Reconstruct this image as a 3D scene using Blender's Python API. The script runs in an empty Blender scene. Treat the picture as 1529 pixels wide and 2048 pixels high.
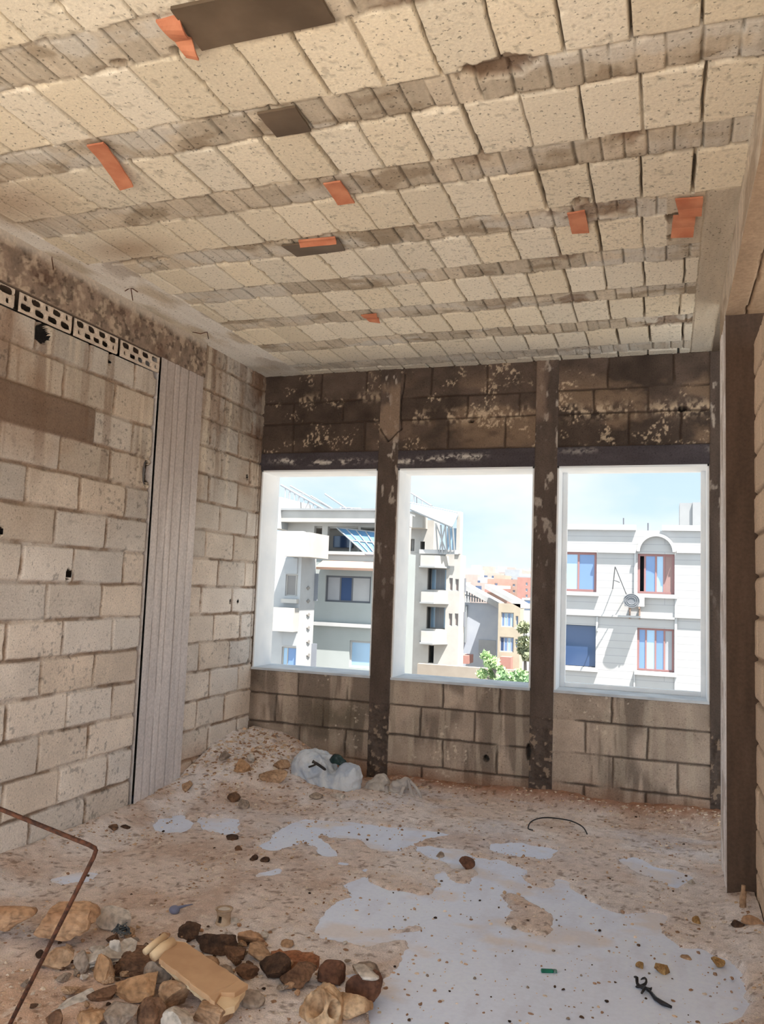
import bpy, bmesh, math, random
import numpy as np
from mathutils import Vector, Matrix

S = bpy.context.scene
COL = S.collection
rng = np.random.default_rng(7)
random.seed(7)

# ------------------------------------------------------------------ camera
FPX, W, H = 1608.2, 1529, 2048
YAW, PITCH, ROLL, EYE = .34018, .09285, .03721, 1.5
def cam_basis():
    F = np.array([-math.sin(YAW)*math.cos(PITCH), math.cos(YAW)*math.cos(PITCH), math.sin(PITCH)])
    R = np.array([math.cos(YAW), math.sin(YAW), 0.]); U = np.cross(R, F)
    c, s = math.cos(ROLL), math.sin(ROLL)
    return c*R+s*U, -s*R+c*U, F
CR, CU, CF = cam_basis()
CAM = np.array([0, 0, EYE])
cd = bpy.data.cameras.new('camera'); co = bpy.data.objects.new('camera', cd); COL.objects.link(co)
M = Matrix(((CR[0], CU[0], -CF[0], 0), (CR[1], CU[1], -CF[1], 0), (CR[2], CU[2], -CF[2], EYE), (0, 0, 0, 1)))
co.matrix_world = M
cd.sensor_fit = 'VERTICAL'; cd.sensor_height = 36.0; cd.lens = 36.0*FPX/H
cd.clip_start = .05; cd.clip_end = 6000
S.camera = co
def at(px, py, axis, val):
    """the place in the world that the photo shows at (px, py), on the plane axis = val (a survey of the room from the photo)"""
    d = CF + CR*(px-W/2)/FPX - CU*(py-H/2)/FPX
    return CAM + d*(val-CAM[axis])/d[axis]
def onfloor(px, py, z=0.): return at(px, py, 2, z)
def ony(px, py, y): return at(px, py, 1, y)

# ------------------------------------------------------------------ noise
def _h(ix, iy, seed):
    n = (ix.astype(np.int64)*374761393 + iy.astype(np.int64)*668265263 + seed*974634777) & 0x7fffffff
    n = ((n ^ (n >> 13))*1274126177) & 0x7fffffff
    return ((n ^ (n >> 16)) & 0xffff)/65535.0
def vn(x, y, seed=0):
    x, y = np.broadcast_arrays(np.asarray(x, float), np.asarray(y, float))
    ix, iy = np.floor(x), np.floor(y); fx, fy = x-ix, y-iy
    fx = fx*fx*(3-2*fx); fy = fy*fy*(3-2*fy)
    a, b, c, d = _h(ix, iy, seed), _h(ix+1, iy, seed), _h(ix, iy+1, seed), _h(ix+1, iy+1, seed)
    return (a*(1-fx)+b*fx)*(1-fy)+(c*(1-fx)+d*fx)*fy
def fbm(x, y, seed=0, o=4):
    r, a, t = 0, 1., 0
    for i in range(o):
        r = r+a*vn(np.asarray(x)*2**i, np.asarray(y)*2**i, seed+i*17); t += a; a *= .5
    return r/t
def sm(a, b, x):
    t = np.clip((x-a)/(b-a), 0, 1); return t*t*(3-2*t)
def srgb(r, g, b):
    f = lambda c: ((c/255+.055)/1.055)**2.4 if c > 10 else c/255/12.92
    return np.array([f(r), f(g), f(b)])
def mixc(a, b, t): return a*(1-t[..., None]) + b*t[..., None]

# ------------------------------------------------------------------ materials
def mat_attr(name, rough=.92, fine=90., amp=.22, bump=.35, bdist=.004, pits=0.):
    m = bpy.data.materials.new(name); m.use_nodes = True; t = m.node_tree; N = t.nodes; L = t.links
    b = N['Principled BSDF']; b.inputs['Roughness'].default_value = rough; b.inputs['Specular IOR Level'].default_value = .25
    a = N.new('ShaderNodeAttribute'); a.attribute_name = 'albedo'
    g = N.new('ShaderNodeNewGeometry')
    n = N.new('ShaderNodeTexNoise'); n.inputs['Scale'].default_value = fine; n.inputs['Detail'].default_value = 5; n.inputs['Roughness'].default_value = .65
    L.new(g.outputs['Position'], n.inputs['Vector'])
    r = N.new('ShaderNodeMapRange'); r.inputs[1].default_value = .25; r.inputs[2].default_value = .75; r.inputs[3].default_value = 1-amp; r.inputs[4].default_value = 1+amp
    L.new(n.outputs[0], r.inputs[0])
    x = N.new('ShaderNodeVectorMath'); x.operation = 'SCALE'; L.new(a.outputs['Color'], x.inputs[0]); L.new(r.outputs[0], x.inputs['Scale'])
    out = x.outputs[0]
    hgt = n.outputs[0]
    if pits:
        v = N.new('ShaderNodeTexNoise'); v.inputs['Scale'].default_value = fine*.75; v.inputs['Detail'].default_value = 2
        L.new(g.outputs['Position'], v.inputs['Vector'])
        p = N.new('ShaderNodeMapRange'); p.inputs[1].default_value = .30; p.inputs[2].default_value = .37; p.inputs[3].default_value = 1-pits; p.inputs[4].default_value = 1
        L.new(v.outputs[0], p.inputs[0])
        y = N.new('ShaderNodeVectorMath'); y.operation = 'SCALE'; L.new(out, y.inputs[0]); L.new(p.outputs[0], y.inputs['Scale']); out = y.outputs[0]
        q = N.new('ShaderNodeMath'); q.operation = 'ADD'; L.new(n.outputs[0], q.inputs[0]); L.new(p.outputs[0], q.inputs[1]); hgt = q.outputs[0]
    L.new(out, b.inputs['Base Color'])
    bp = N.new('ShaderNodeBump'); bp.inputs['Strength'].default_value = bump; bp.inputs['Distance'].default_value = bdist
    L.new(hgt, bp.inputs['Height']); L.new(bp.outputs[0], b.inputs['Normal'])
    return m
def mat(name, c1, c2=None, scale=8., rough=.85, bump=.2, bdist=.01, metal=0., det=5, spec=.3, lo=.35, hi=.65):
    m = bpy.data.materials.new(name); m.use_nodes = True; t = m.node_tree; N = t.nodes; L = t.links
    b = N['Principled BSDF']; b.inputs['Roughness'].default_value = rough; b.inputs['Metallic'].default_value = metal; b.inputs['Specular IOR Level'].default_value = spec
    c1 = tuple(c1)+(1,)
    c2 = tuple(c2)+(1,) if c2 is not None else tuple(.8*x for x in c1[:3])+(1,)
    tc = N.new('ShaderNodeTexCoord'); n = N.new('ShaderNodeTexNoise'); n.inputs['Scale'].default_value = scale; n.inputs['Detail'].default_value = det
    L.new(tc.outputs['Object'], n.inputs['Vector'])
    r = N.new('ShaderNodeValToRGB'); r.color_ramp.elements[0].position = lo; r.color_ramp.elements[1].position = hi
    r.color_ramp.elements[0].color = c2; r.color_ramp.elements[1].color = c1
    L.new(n.outputs[0], r.inputs[0]); L.new(r.outputs[0], b.inputs['Base Color'])
    if bump:
        bp = N.new('ShaderNodeBump'); bp.inputs['Strength'].default_value = bump; bp.inputs['Distance'].default_value = bdist
        L.new(n.outputs[0], bp.inputs['Height']); L.new(bp.outputs[0], b.inputs['Normal'])
    return m
def mat_rock(name, c1, c2, c3=None, scale=9., bump=.55):
    """stone: two tones in patches, dust, small pits"""
    m = mat(name, c1, c2, scale, .93, bump, .012)
    t = m.node_tree; N = t.nodes; L = t.links; b = N['Principled BSDF']
    src = b.inputs['Base Color'].links[0].from_socket
    v = N.new('ShaderNodeTexNoise'); v.inputs['Scale'].default_value = scale*7; v.inputs['Detail'].default_value = 3
    tc = [n for n in N if n.type == 'TEX_COORD'][0]; L.new(tc.outputs['Object'], v.inputs['Vector'])
    p = N.new('ShaderNodeMapRange'); p.inputs[1].default_value = .3; p.inputs[2].default_value = .6; p.inputs[3].default_value = .62; p.inputs[4].default_value = 1.12
    L.new(v.outputs[0], p.inputs[0])
    y = N.new('ShaderNodeVectorMath'); y.operation = 'SCALE'; L.new(src, y.inputs[0]); L.new(p.outputs[0], y.inputs['Scale']); L.new(y.outputs[0], b.inputs['Base Color'])
    return m

# ------------------------------------------------------------------ mesh helpers
def np_mesh(name, V, Q, alb=None, smooth=True):
    """V (n,3), Q (k,4) or (k,3)"""
    me = bpy.data.meshes.new(name); k = Q.shape[1]
    me.vertices.add(len(V)); me.vertices.foreach_set('co', np.ascontiguousarray(V, dtype=np.float32).ravel())
    me.loops.add(Q.size); me.loops.foreach_set('vertex_index', np.ascontiguousarray(Q, dtype=np.int32).ravel())
    me.polygons.add(len(Q)); me.polygons.foreach_set('loop_start', np.arange(0, Q.size, k, dtype=np.int32))
    me.polygons.foreach_set('loop_total', np.full(len(Q), k, dtype=np.int32))
    me.polygons.foreach_set('use_smooth', np.full(len(Q), smooth))
    if alb is not None:
        at_ = me.attributes.new('albedo', 'FLOAT_COLOR', 'POINT')
        at_.data.foreach_set('color', np.ascontiguousarray(np.c_[np.clip(alb, 0, 1), np.ones(len(alb))], dtype=np.float32).ravel())
    me.update(); me.validate()
    return me
def link(name, me, m=None, parent=None):
    o = bpy.data.objects.new(name, me); COL.objects.link(o)
    if m is not None and me is not None and not me.materials: me.materials.append(m)
    if parent is not None: o.parent = parent
    return o
def structure(o, label=None, cat=None):
    o['kind'] = 'structure'
    if label: o['label'] = label
    if cat: o['category'] = cat
    return o
def tag(o, label, cat, group=None, kind=None):
    o['label'] = label; o['category'] = cat
    if group: o['group'] = group
    if kind: o['kind'] = kind
    return o
def empty(name, loc=(0, 0, 0), rz=0):
    o = bpy.data.objects.new(name, None); COL.objects.link(o); o.location = loc; o.rotation_euler = (0, 0, rz); o.empty_display_size = .05
    return o
def sheet(U, V, Hh, org, eu, ev, en, keep=None):
    n, m = len(U), len(V)
    P = np.asarray(org, float) + U[:, None, None]*np.asarray(eu, float) + V[None, :, None]*np.asarray(ev, float) + Hh[..., None]*np.asarray(en, float)
    idx = np.arange(n*m).reshape(n, m)
    Q = np.stack([idx[:-1, :-1], idx[1:, :-1], idx[1:, 1:], idx[:-1, 1:]], -1)
    if keep is not None: Q = Q[keep]
    return P.reshape(-1, 3), Q.reshape(-1, 4)
class MB:
    """collects shapes into one mesh"""
    def __init__(s): s.v, s.f = [], []
    def add(s, v, f):
        k = len(s.v); s.v += [tuple(map(float, x)) for x in v]; s.f += [tuple(i+k for i in q) for q in f]; return s
    def box(s, a, b):
        (x0, y0, z0), (x1, y1, z1) = a, b
        return s.add([(x0, y0, z0), (x1, y0, z0), (x1, y1, z0), (x0, y1, z0), (x0, y0, z1), (x1, y0, z1), (x1, y1, z1), (x0, y1, z1)],
                     [(0, 3, 2, 1), (4, 5, 6, 7), (0, 1, 5, 4), (1, 2, 6, 5), (2, 3, 7, 6), (3, 0, 4, 7)])
    def prism(s, pts, d):
        """polygon pts (list of 3D) swept by vector d"""
        n = len(pts); d = np.asarray(d, float)
        v = [np.asarray(p, float) for p in pts] + [np.asarray(p, float)+d for p in pts]
        return s.add(v, [tuple(range(n))[::-1], tuple(range(n, 2*n))] + [(i, (i+1) % n, n+(i+1) % n, n+i) for i in range(n)])
    def tube(s, pts, r, n=8, cap=True):
        pts = [np.asarray(p, float) for p in pts]; rr = r if hasattr(r, '__len__') else [r]*len(pts)
        v, f = [], []
        up = np.array([.13, .21, .97])
        for i, p in enumerate(pts):
            t = pts[min(i+1, len(pts)-1)]-pts[max(i-1, 0)]; t = t/np.linalg.norm(t)
            a = np.cross(t, up); 
            if np.linalg.norm(a) < .15: a = np.cross(t, np.array([1., .1, 0]))
            a = a/np.linalg.norm(a); b = np.cross(t, a)
            for k in range(n):
                w = 2*math.pi*k/n; v.append(p+rr[i]*(math.cos(w)*a+math.sin(w)*b))
        for i in range(len(pts)-1):
            for k in range(n): f.append((i*n+k, i*n+(k+1) % n, (i+1)*n+(k+1) % n, (i+1)*n+k))
        if cap: f += [tuple(range(n))[::-1], tuple(range((len(pts)-1)*n, len(pts)*n))]
        return s.add(v, f)
    def build(s, name, m, parent=None, smooth=False, bevel=0.):
        me = bpy.data.meshes.new(name); me.from_pydata(s.v, [], s.f)
        if smooth: me.polygons.foreach_set('use_smooth', [True]*len(me.polygons))
        me.update(); o = link(name, me, m, parent)
        if bevel:
            b = o.modifiers.new('bevel', 'BEVEL'); b.width = bevel; b.segments = 2; b.limit_method = 'ANGLE'
        return o
def rel(p, o): return np.asarray(p, float)-np.asarray(o, float)

# ------------------------------------------------------------------ room measures (metres)
XL, XR, YF, ZC = -3.22, .303, 6.0, 3.25
WALLR = .435
M_WALL = mat_attr('blockwork', .93, 110, .22, .5, .004, .35)
M_CEIL = mat_attr('ceiling_blocks', .93, 85, .13, .4, .004, .55)
M_CONC = mat_attr('cast_concrete', .9, 60, .2, .4, .004)
M_SLAB = mat_attr('floor_screed', .5, 45, .06, .12, .002)
M_DIRT = mat_attr('dirt', .97, 160, .34, .8, .006)
C_BLOCK = srgb(226, 219, 212); C_MORT = srgb(146, 124, 106)

def blocks(u, v, zs, joints, jw=.009, seed=1):
    """hollow block bonding: distance to the nearest joint and an id per block. joints(k) -> sorted list of u"""
    k = np.clip(np.searchsorted(zs, v)-1, 0, len(zs)-2)
    zs = np.asarray(zs); wob = .006*(fbm(u*9, v*9, seed+5, 3)-.5)*2
    dz = np.minimum(np.abs(v+wob-zs[k]), np.abs(zs[k+1]-v-wob))
    du = np.full(u.shape, 9.); bid = np.zeros(u.shape)
    for kk in range(len(zs)-1):
        s = k == kk
        if not s.any(): continue
        J = np.array(joints(kk)); uu = u[s]+.008*(fbm(u[s]*9, v[s]*9, seed+9, 3)-.5)*2
        i = np.searchsorted(J, uu)
        lo = J[np.clip(i-1, 0, len(J)-1)]; hi = J[np.clip(i, 0, len(J)-1)]
        du[s] = np.minimum(np.abs(uu-lo), np.abs(hi-uu)); bid[s] = kk*53+i
    return np.minimum(dz, du), bid, k
def rb(bid, seed): return _h(bid, bid*0+seed, seed)

# ------------------------------------------------------------------ left wall
def left_wall_piece(y0, y1, far):
    U = np.arange(y0, y1+.004, .0065) if y0 > 2 else np.r_[np.arange(y0, 2.6, .03), np.arange(2.6, y1+.004, .0065)]; V = np.arange(-.02, ZC+.004, .0065)
    u, v = np.meshgrid(U, V, indexing='ij')
    zs = [-.208]+[.208*k for k in range(0, 17)]
    def J(k):
        j = random.Random(k*7+3)
        if far: base = [5.0, 5.2, 5.62, 6.05] if k % 2 else [5.0, 5.38, 5.8, 6.2]
        else: base = [(3.82 if k % 2 == 0 else 3.62)-1.0*0+.43*n for n in range(-7, 3)]
        if not far and k in (6, ): base = [b-.05 for b in base]
        return [b+j.uniform(-.02, .02) for b in base]
    d, bid, k = blocks(u, v, zs, J, seed=3+far)
    jw = .001+.009*fbm(u*5, v*5, 31, 3)
    joint = 1-sm(jw, jw+.010, d)
    rough = fbm(u*14, v*14, 41, 5)
    h = -.016*joint + .007*(rb(bid, 5)-.5) + .004*(rough-.5)
    h += joint*.016*(fbm(u*45, v*45, 77, 3)-.3)                     # squeezed-out mortar
    tint = .86+.24*rb(bid, 9)
    alb = C_BLOCK[None, None]*tint[..., None]
    warm = rb(bid, 12)
    alb = mixc(alb, alb*np.array([1.03, .95, .86]), warm)
    low = sm(.0, 1.6, v)                                              # the wall is damp and stained higher up
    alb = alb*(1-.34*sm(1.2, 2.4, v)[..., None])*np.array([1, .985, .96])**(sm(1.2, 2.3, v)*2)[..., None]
    alb = mixc(alb, srgb(150, 118, 92)[None, None]*np.ones_like(alb), .55*sm(.45, .75, fbm(u*2.2, v*2.2, 51, 5))*sm(1.2, 2.6, v))
    st = sm(.52, .7, fbm(u*11, v*.8, 61, 4))                           # streaks run down from the beam
    alb = mixc(alb, srgb(120, 92, 72)[None, None]*np.ones_like(alb), .5*st*sm(1.7, 2.6, v))
    sl = sm(.55, .68, fbm(u*9+4, v*.6, 64, 4))
    alb = mixc(alb, srgb(225, 212, 192)[None, None]*np.ones_like(alb), .5*sl*sm(1.8, 2.5, v))
    alb = mixc(alb, C_MORT[None, None]*np.ones_like(alb)*(.6+.8*fbm(u*30, v*30, 78, 3))[..., None], joint*(.25+.7*sm(.35, .6, fbm(u*6, v*9, 79, 4))))
    spk = sm(.66, .74, fbm(u*42, v*42, 58, 3)); alb = alb*(1-.4*(spk*sm(.4, .6, fbm(u*3, v*3, 59, 3)))[..., None])
    mot = fbm(u*6, v*6, 57, 5); alb = alb*(.84+.32*mot)[..., None]
    if not far:
        # dark smooth render band high on the wall
        band = sm(2.27, 2.29, v+.01*fbm(u*8, v*8, 3))*(1-sm(2.49, 2.51, v+.012*fbm(u*6, v*6, 8)))*(1-sm(3.88, 3.9, u))
        h = h*(1-band)+band*.006
        alb = mixc(alb, srgb(118, 96, 80)[None, None]*np.ones_like(alb)*(0.8+.4*fbm(u*3, v*10, 15, 4))[..., None], .9*band)
        holes = [(3.43, 2.81, .055, .055), (4.43, 2.19, .045, .09), (3.76, 1.5, .02, .038), (4.46, 2.88, .03, .05), (3.99, 2.84, .015, .05), (3.24, 1.71, .014, .025)]
        gap = sm(4.462, 4.474, u+.012*(fbm(u*3, v*6, 91, 3)-.5))         # open joint along the column
        h = h-.05*gap; alb = mixc(alb, srgb(96, 66, 50)[None, None]*np.ones_like(alb), .8*gap)
    else:
        holes = [(5.77, 2.35, .012, .025), (5.6, 1.34, .013, .02), (5.72, 1.34, .012, .02), (5.95, .85, .016, .022)]
        red = sm(5.55, 5.95, u)*sm(2.3, 2.9, v)
        alb = mixc(alb, srgb(110, 78, 58)[None, None]*np.ones_like(alb), .75*red*sm(.3, .6, fbm(u*6, v*6, 33, 4)))
        h += .012*(fbm(u*30, v*30, 23, 4)-.5)*sm(2.2, 2.6, v)
        foot = 1-sm(.2, .5, v+.25*fbm(u*4, v*4, 13))
        alb = mixc(alb, srgb(176, 140, 112)[None, None]*np.ones_like(alb), .6*foot)
    void = np.zeros(u.shape, bool) if far else (v > 2.872) & (v < 2.984) & (u > 2.742)
    if far:
        ck = 1-sm(.003, .008, np.abs(u-5.965-.02*(fbm(v*2.2, u*0, 95, 4)-.5))); ck = ck*sm(.75, .9, v)*(1-sm(2.6, 2.8, v)); h = h-.03*ck; alb = mixc(alb, srgb(84, 66, 54)[None, None]*np.ones_like(alb), .8*ck)
    for (a, b, ra, rb_) in holes:
        q = np.hypot((u-a)/ra, (v-b)/rb_)*(1+.35*(fbm(u*25, v*25, int(a*99), 3)-.5))
        m = 1-sm(.9, 1.06, q); h = h*(1-m)-.035*m; void |= q < .9
    kp = ~(void[:-1, :-1] | void[1:, 1:])
    return sheet(U, V, h, (XL, 0, 0), (0, 1, 0), (0, 0, 1), (1, 0, 0), kp) + (alb.reshape(-1, 3),)
P1, Q1, A1 = left_wall_piece(.6, 4.488, 0)
P2, Q2, A2 = left_wall_piece(5.0, 6.02, 1)
P3, Q3 = sheet(np.array([.6, 6.3]), np.array([-.02, ZC]), np.zeros((2, 2)), (XL-.85, 0, 0), (0, 1, 0), (0, 0, 1), (1, 0, 0))
P4, Q4 = sheet(np.array([-.86, .0]), np.array([-.02, ZC]), np.zeros((2, 2)), (XL, .6, 0), (1, 0, 0), (0, 0, 1), (0, 1, 0))
P = np.r_[P1, P2, P3, P4]; Q = np.r_[Q1, Q2+len(P1), Q3+len(P1)+len(P2), Q4+len(P1)+len(P2)+4]
structure(link('wall_left', np_mesh('wall_left', P, Q, np.r_[A1, A2, np.tile(C_BLOCK, (8, 1))]), M_WALL), 'bare concrete block wall with open mortar joints on the window side', 'wall')

# ------------------------------------------------------------------ left column: board-marked concrete
def face(U, V, h, org, eu, ev, en, alb): 
    P, Q = sheet(U, V, h, org, eu, ev, en); return P, Q, alb.reshape(-1, 3)
def merge(parts):
    P, Q, A, k = [], [], [], 0
    for p, q, a in parts: P.append(p); Q.append(q+k); A.append(a); k += len(p)
    return np.concatenate(P), np.concatenate(Q), np.concatenate(A)
def board_face(U, V, seed, col, seams, org, eu, ev, en, dark=.5, tone_fn=None):
    u, v = np.meshgrid(U, V, indexing='ij')
    h = .003*(fbm(u*8, v*3, seed, 4)-.5); alb = np.ones(u.shape+(3,))*col
    alb = alb*(.8+.4*fbm(u*20, v*2.2, seed+3, 5))[..., None]
    tn = np.zeros(u.shape)
    for i, s in enumerate(seams):
        dd = np.abs(u+.008*(fbm(u*0+1, v*2.5, seed+i, 3)-.5)-s); g = 1-sm(.002, .0075, dd)
        g = g*sm(.32, .5, fbm(u*0+i, v*3, seed+40+i, 3)+.18)
        h = h-.009*g; alb = mixc(alb, alb*.5, np.clip(g*dark*1.8, 0, 1)); alb = alb*np.where(u > s, 1.0+.06*math.sin(i*2.3+seed), 1.)[..., None]; tn = tn+np.sign(u-s)*(.003*(i % 2*2-1))
    h = h+tn*.5
    if tone_fn is not None: alb = tone_fn(u, v, alb)
    return face(U, V, h, org, eu, ev, en, alb)
def stain_skylight(u, v, a):
    a = mixc(a, srgb(120, 98, 82)*np.ones_like(a), .5*sm(1.3, 2.7, v+.5*(fbm(u*6, v, 7, 4)-.5)))
    a = mixc(a, srgb(190, 188, 196)*np.ones_like(a), .35*(1-sm(.4, 1.9, v)))  # bluish sky light painted into the lower part of the column
    return a
cc = srgb(222, 214, 210)
V = np.arange(-.02, 3.02, .01)
parts = [board_face(np.arange(4.49, 5.021, .006), V, 200, cc, [4.57, 4.66, 4.72, 4.83, 4.93], (XL+.015, 0, 0), (0, 1, 0), (0, 0, 1), (1, 0, 0), tone_fn=stain_skylight),
         board_face(np.arange(XL-.2, XL+.0155, .02), V, 210, cc, [], (0, 4.49, 0), (1, 0, 0), (0, 0, 1), (0, -1, 0)),
         board_face(np.arange(XL-.2, XL+.0155, .02), V, 211, cc, [], (0, 5.018, 0), (1, 0, 0), (0, 0, 1), (0, 1, 0))]
structure(link('column_left', np_mesh('column_left', *merge(parts)), M_CONC), 'grey board-marked concrete column set in the left block wall', 'column')

# ------------------------------------------------------------------ left beam
def beam_stain(u, v, a):
    a = a*(.45+1.1*fbm(u*16, v*16, 301, 6))[..., None]
    a = mixc(a, srgb(200, 180, 158)*np.ones_like(a), .55*sm(.56, .66, fbm(u*26, v*26, 305, 4)))
    a = mixc(a, srgb(60, 48, 40)*np.ones_like(a), .6*sm(.6, .7, fbm(u*30+4, v*30, 306, 4)))
    a = mixc(a, srgb(92, 62, 46)*np.ones_like(a), .6*sm(.5, .68, fbm(u*3.5, v*5, 302, 4))*(1-sm(3.1, 3.22, v)))
    a = mixc(a, srgb(205, 195, 182)*np.ones_like(a), .75*sm(3.17, 3.235, v+.05*(fbm(u*6, v*6, 303, 4)-.5)))
    return a
cb = srgb(138, 120, 106)
V = np.arange(2.985, ZC+.006, .006)
parts = [board_face(np.arange(.6, 5.03, .009), V, 300, cb, [], (XL+.02, 0, 0), (0, 1, 0), (0, 0, 1), (1, 0, 0), tone_fn=beam_stain)]
parts += [face(np.arange(.6, 5.04, .2), np.array([XL-.2, XL+.02]), np.zeros((len(np.arange(.6, 5.04, .2)), 2)), (0, 0, 2.985), (0, 1, 0), (1, 0, 0), (0, 0, 1), np.ones((len(np.arange(.6, 5.04, .2)), 2, 3))*cb)]
parts += [face(np.array([XL-.2, XL+.02]), np.array([2.985, ZC]), np.zeros((2, 2)), (0, 5.03, 0), (1, 0, 0), (0, 0, 1), (0, 1, 0), np.ones((2, 2, 3))*cb)]
structure(link('beam_left', np_mesh('beam_left', *merge(parts)), M_CONC), 'rough dark concrete beam along the top of the left wall', 'beam')

# ------------------------------------------------------------------ ceiling: hollow blocks between cast ribs
RIB0, RIBP, RIBW = 1.965, .535, .188
def ceiling():
    X = np.arange(XL-.03, XR+.012, .0045); Y = np.r_[np.arange(-1.2, 1.5, .03), np.arange(1.5, YF+.03, .0075)]
    x, y = np.meshgrid(X, Y, indexing='ij')
    yw = y+.006*(fbm(x*7, y*7, 401, 3)-.5)*2
    t = (yw-RIB0)/RIBP; row = np.floor(t); f = (t-row)*RIBP
    rib = f < RIBW
    dr = np.minimum(np.abs(f-RIBW), np.minimum(f, RIBP-f))             # distance to the rib edges
    lim_l = np.where(row >= 3, -2.87, -3.08)+.03*(rb(row, 3)-.5); lim_r = np.where(row == 3, .0, np.where(row > 3, .16, .30))+0*x
    solid = (x < lim_l+.01*(fbm(y*9, x*9, 7)-.5)) | (x > lim_r+.01*(fbm(y*9, x*9, 9)-.5))
    blk = (~rib) & (~solid)
    off = .10+.05*(rb(row, 21)-.5)
    xw = x+.005*(fbm(x*6, y*6, 402, 3)-.5)*2 + .012*(rb(row, 23)-.5)*(f-.3)
    bt = (xw-off)/.206; b = np.floor(bt); fb = (bt-b)
    bid = row*71+b+4000
    sh = .5*.10*(rb(bid, 31)-.5)                                       # joints are not quite on the module
    j_at = np.floor(bt+.5); jid = row*71+j_at+9000
    jd = np.abs(bt-j_at-sh*0)*.206
    jw = .0012+.0045*rb(jid, 41)**2+.003*(fbm(x*20, y*20, 403, 2)-.4)
    jw = np.where((row <= 1)&(rb(jid, 41) > .55), .0065, jw)
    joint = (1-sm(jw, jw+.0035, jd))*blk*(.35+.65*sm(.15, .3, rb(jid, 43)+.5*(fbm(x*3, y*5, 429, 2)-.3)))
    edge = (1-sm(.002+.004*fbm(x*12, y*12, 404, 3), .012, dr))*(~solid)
    chip = sm(.62, .8, fbm(x*13, y*13, 405, 4))*(1-sm(.0, .035, np.minimum(dr, np.where(blk, jd, 9))))
    # heights: + is down, towards the room
    h = np.where(blk, .003+.004*(rb(bid, 51)-.5)+.02*(rb(bid, 52)-.5)*(fb-.5)*.4, .0)
    h = h+.003*(fbm(x*12, y*12, 406, 4)-.5)
    h = h-.055*joint-.006*edge*(.2+.8*(fbm(x*3, y*3, 407, 3) > .48))-.010*chip
    # rib boards run across the rib
    bw = .105
    cell = np.floor(x/bw+.02*(rb(row, 61)-.5)/bw+1.6*vn(x*3.3, row*3.7, 409)+.05*(fbm(x*20, y*12, 431, 2)-.5)); rid = row*311+cell+7000
    fr = (x/bw+.02*(rb(row, 61)-.5)/bw+1.6*vn(x*3.3, row*3.7, 409)+.05*(fbm(x*20, y*12, 431, 2)-.5)); fr = fr-np.floor(fr)
    seam = (1-sm(.01, .07, np.minimum(fr, 1-fr)))*sm(.3, .55, fbm(x*9, y*7, 432, 3)+.1)
    rs = rib & ~solid
    h = np.where(rs, h+.008*(rb(rid, 63)-.5)-.011*seam+.012*(fbm(x*26, y*5, 410, 4)-.5), h)
    # colour
    cblk = srgb(228, 220, 204); crib = srgb(204, 192, 174)
    a = np.ones(x.shape+(3,))*cblk*(.92+.16*rb(bid, 71))[..., None]
    a = mixc(a, a*np.array([1., .965, .90]), rb(bid, 72))
    a = a*(.93+.14*fbm(x*1.3, y*1.3, 411, 4))[..., None]
    pit = sm(.66, .74, fbm(x*48, y*48, 413, 3))*sm(.3, .7, rb(bid, 73)+.25*fbm(x*5, y*5, 414, 2)); a = a*(1-.25*pit[..., None]); h = h-.002*pit*blk
    r = np.ones(x.shape+(3,))*crib*(.76+.32*rb(rid, 74))[..., None]*(.85+.3*fbm(x*60, y*6, 433, 3))[..., None]
    r = mixc(r, srgb(146, 130, 110)*np.ones_like(r), .7*sm(.50, .68, fbm(x*5, y*9, 415, 5)))
    r = mixc(r, srgb(208, 203, 194)*np.ones_like(r), .8*sm(.52, .64, fbm(x*3+9, y*6, 416, 5))*sm(.2, .5, rb(row, 75)+.2))
    r = r*(1-.5*seam[..., None])
    rot = sm(.60, .70, fbm(x*4+3, y*4, 417, 5)); rot = rot*sm(-1.6, -.2, x)   # spalled, rusty stretches
    r = mixc(r, srgb(112, 82, 62)*np.ones_like(r), .6*rot); h = np.where(rs, h-.02*rot*fbm(x*40, y*40, 418, 3), h)
    a = np.where(rib[..., None], r, a)
    s = np.ones(x.shape+(3,))*srgb(196, 184, 166)*(.75+.5*fbm(x*14, y*3, 419, 5))[..., None]
    lft = x < -2
    s = np.where(lft[..., None], mixc(s, srgb(232, 228, 222)*np.ones_like(s), .9*sm(.3, .52, fbm(x*5, y*2, 420, 5))), s)
    s = np.where(lft[..., None], mixc(s, srgb(132, 112, 92)*np.ones_like(s), .45*sm(.54, .64, fbm(x*6, y*3, 421, 5))*sm(-3.15, -2.95, x)), s)
    a = np.where(solid[..., None], s, a)
    h = np.where(solid, .004+.008*(fbm(x*22, y*5, 422, 4)-.5)-.006*(1-sm(.002, .006, np.abs(x-.16-.01*fbm(y*4, x, 5))))*(x > .05), h)
    # browner corner near the left, and the far end whitened
    d1 = np.exp(-(((x+2.95)/.28)**2+((y-2.85)/.22)**2))+np.exp(-(((x+2.72)/.22)**2+((y-3.45)/.12)**2))
    a = mixc(a, srgb(160, 134, 110)*np.ones_like(a), .65*np.clip(d1, 0, 1))
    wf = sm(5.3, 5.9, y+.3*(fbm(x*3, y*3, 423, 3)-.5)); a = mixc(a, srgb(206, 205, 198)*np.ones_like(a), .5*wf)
    a = mixc(a, srgb(96, 78, 62)*np.ones_like(a), .75*np.clip(np.maximum(joint, .6*edge*sm(.4, .55, fbm(x*7, y*7, 430, 3))), 0, 1))  # shade of the gaps between blocks painted into the colour
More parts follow.
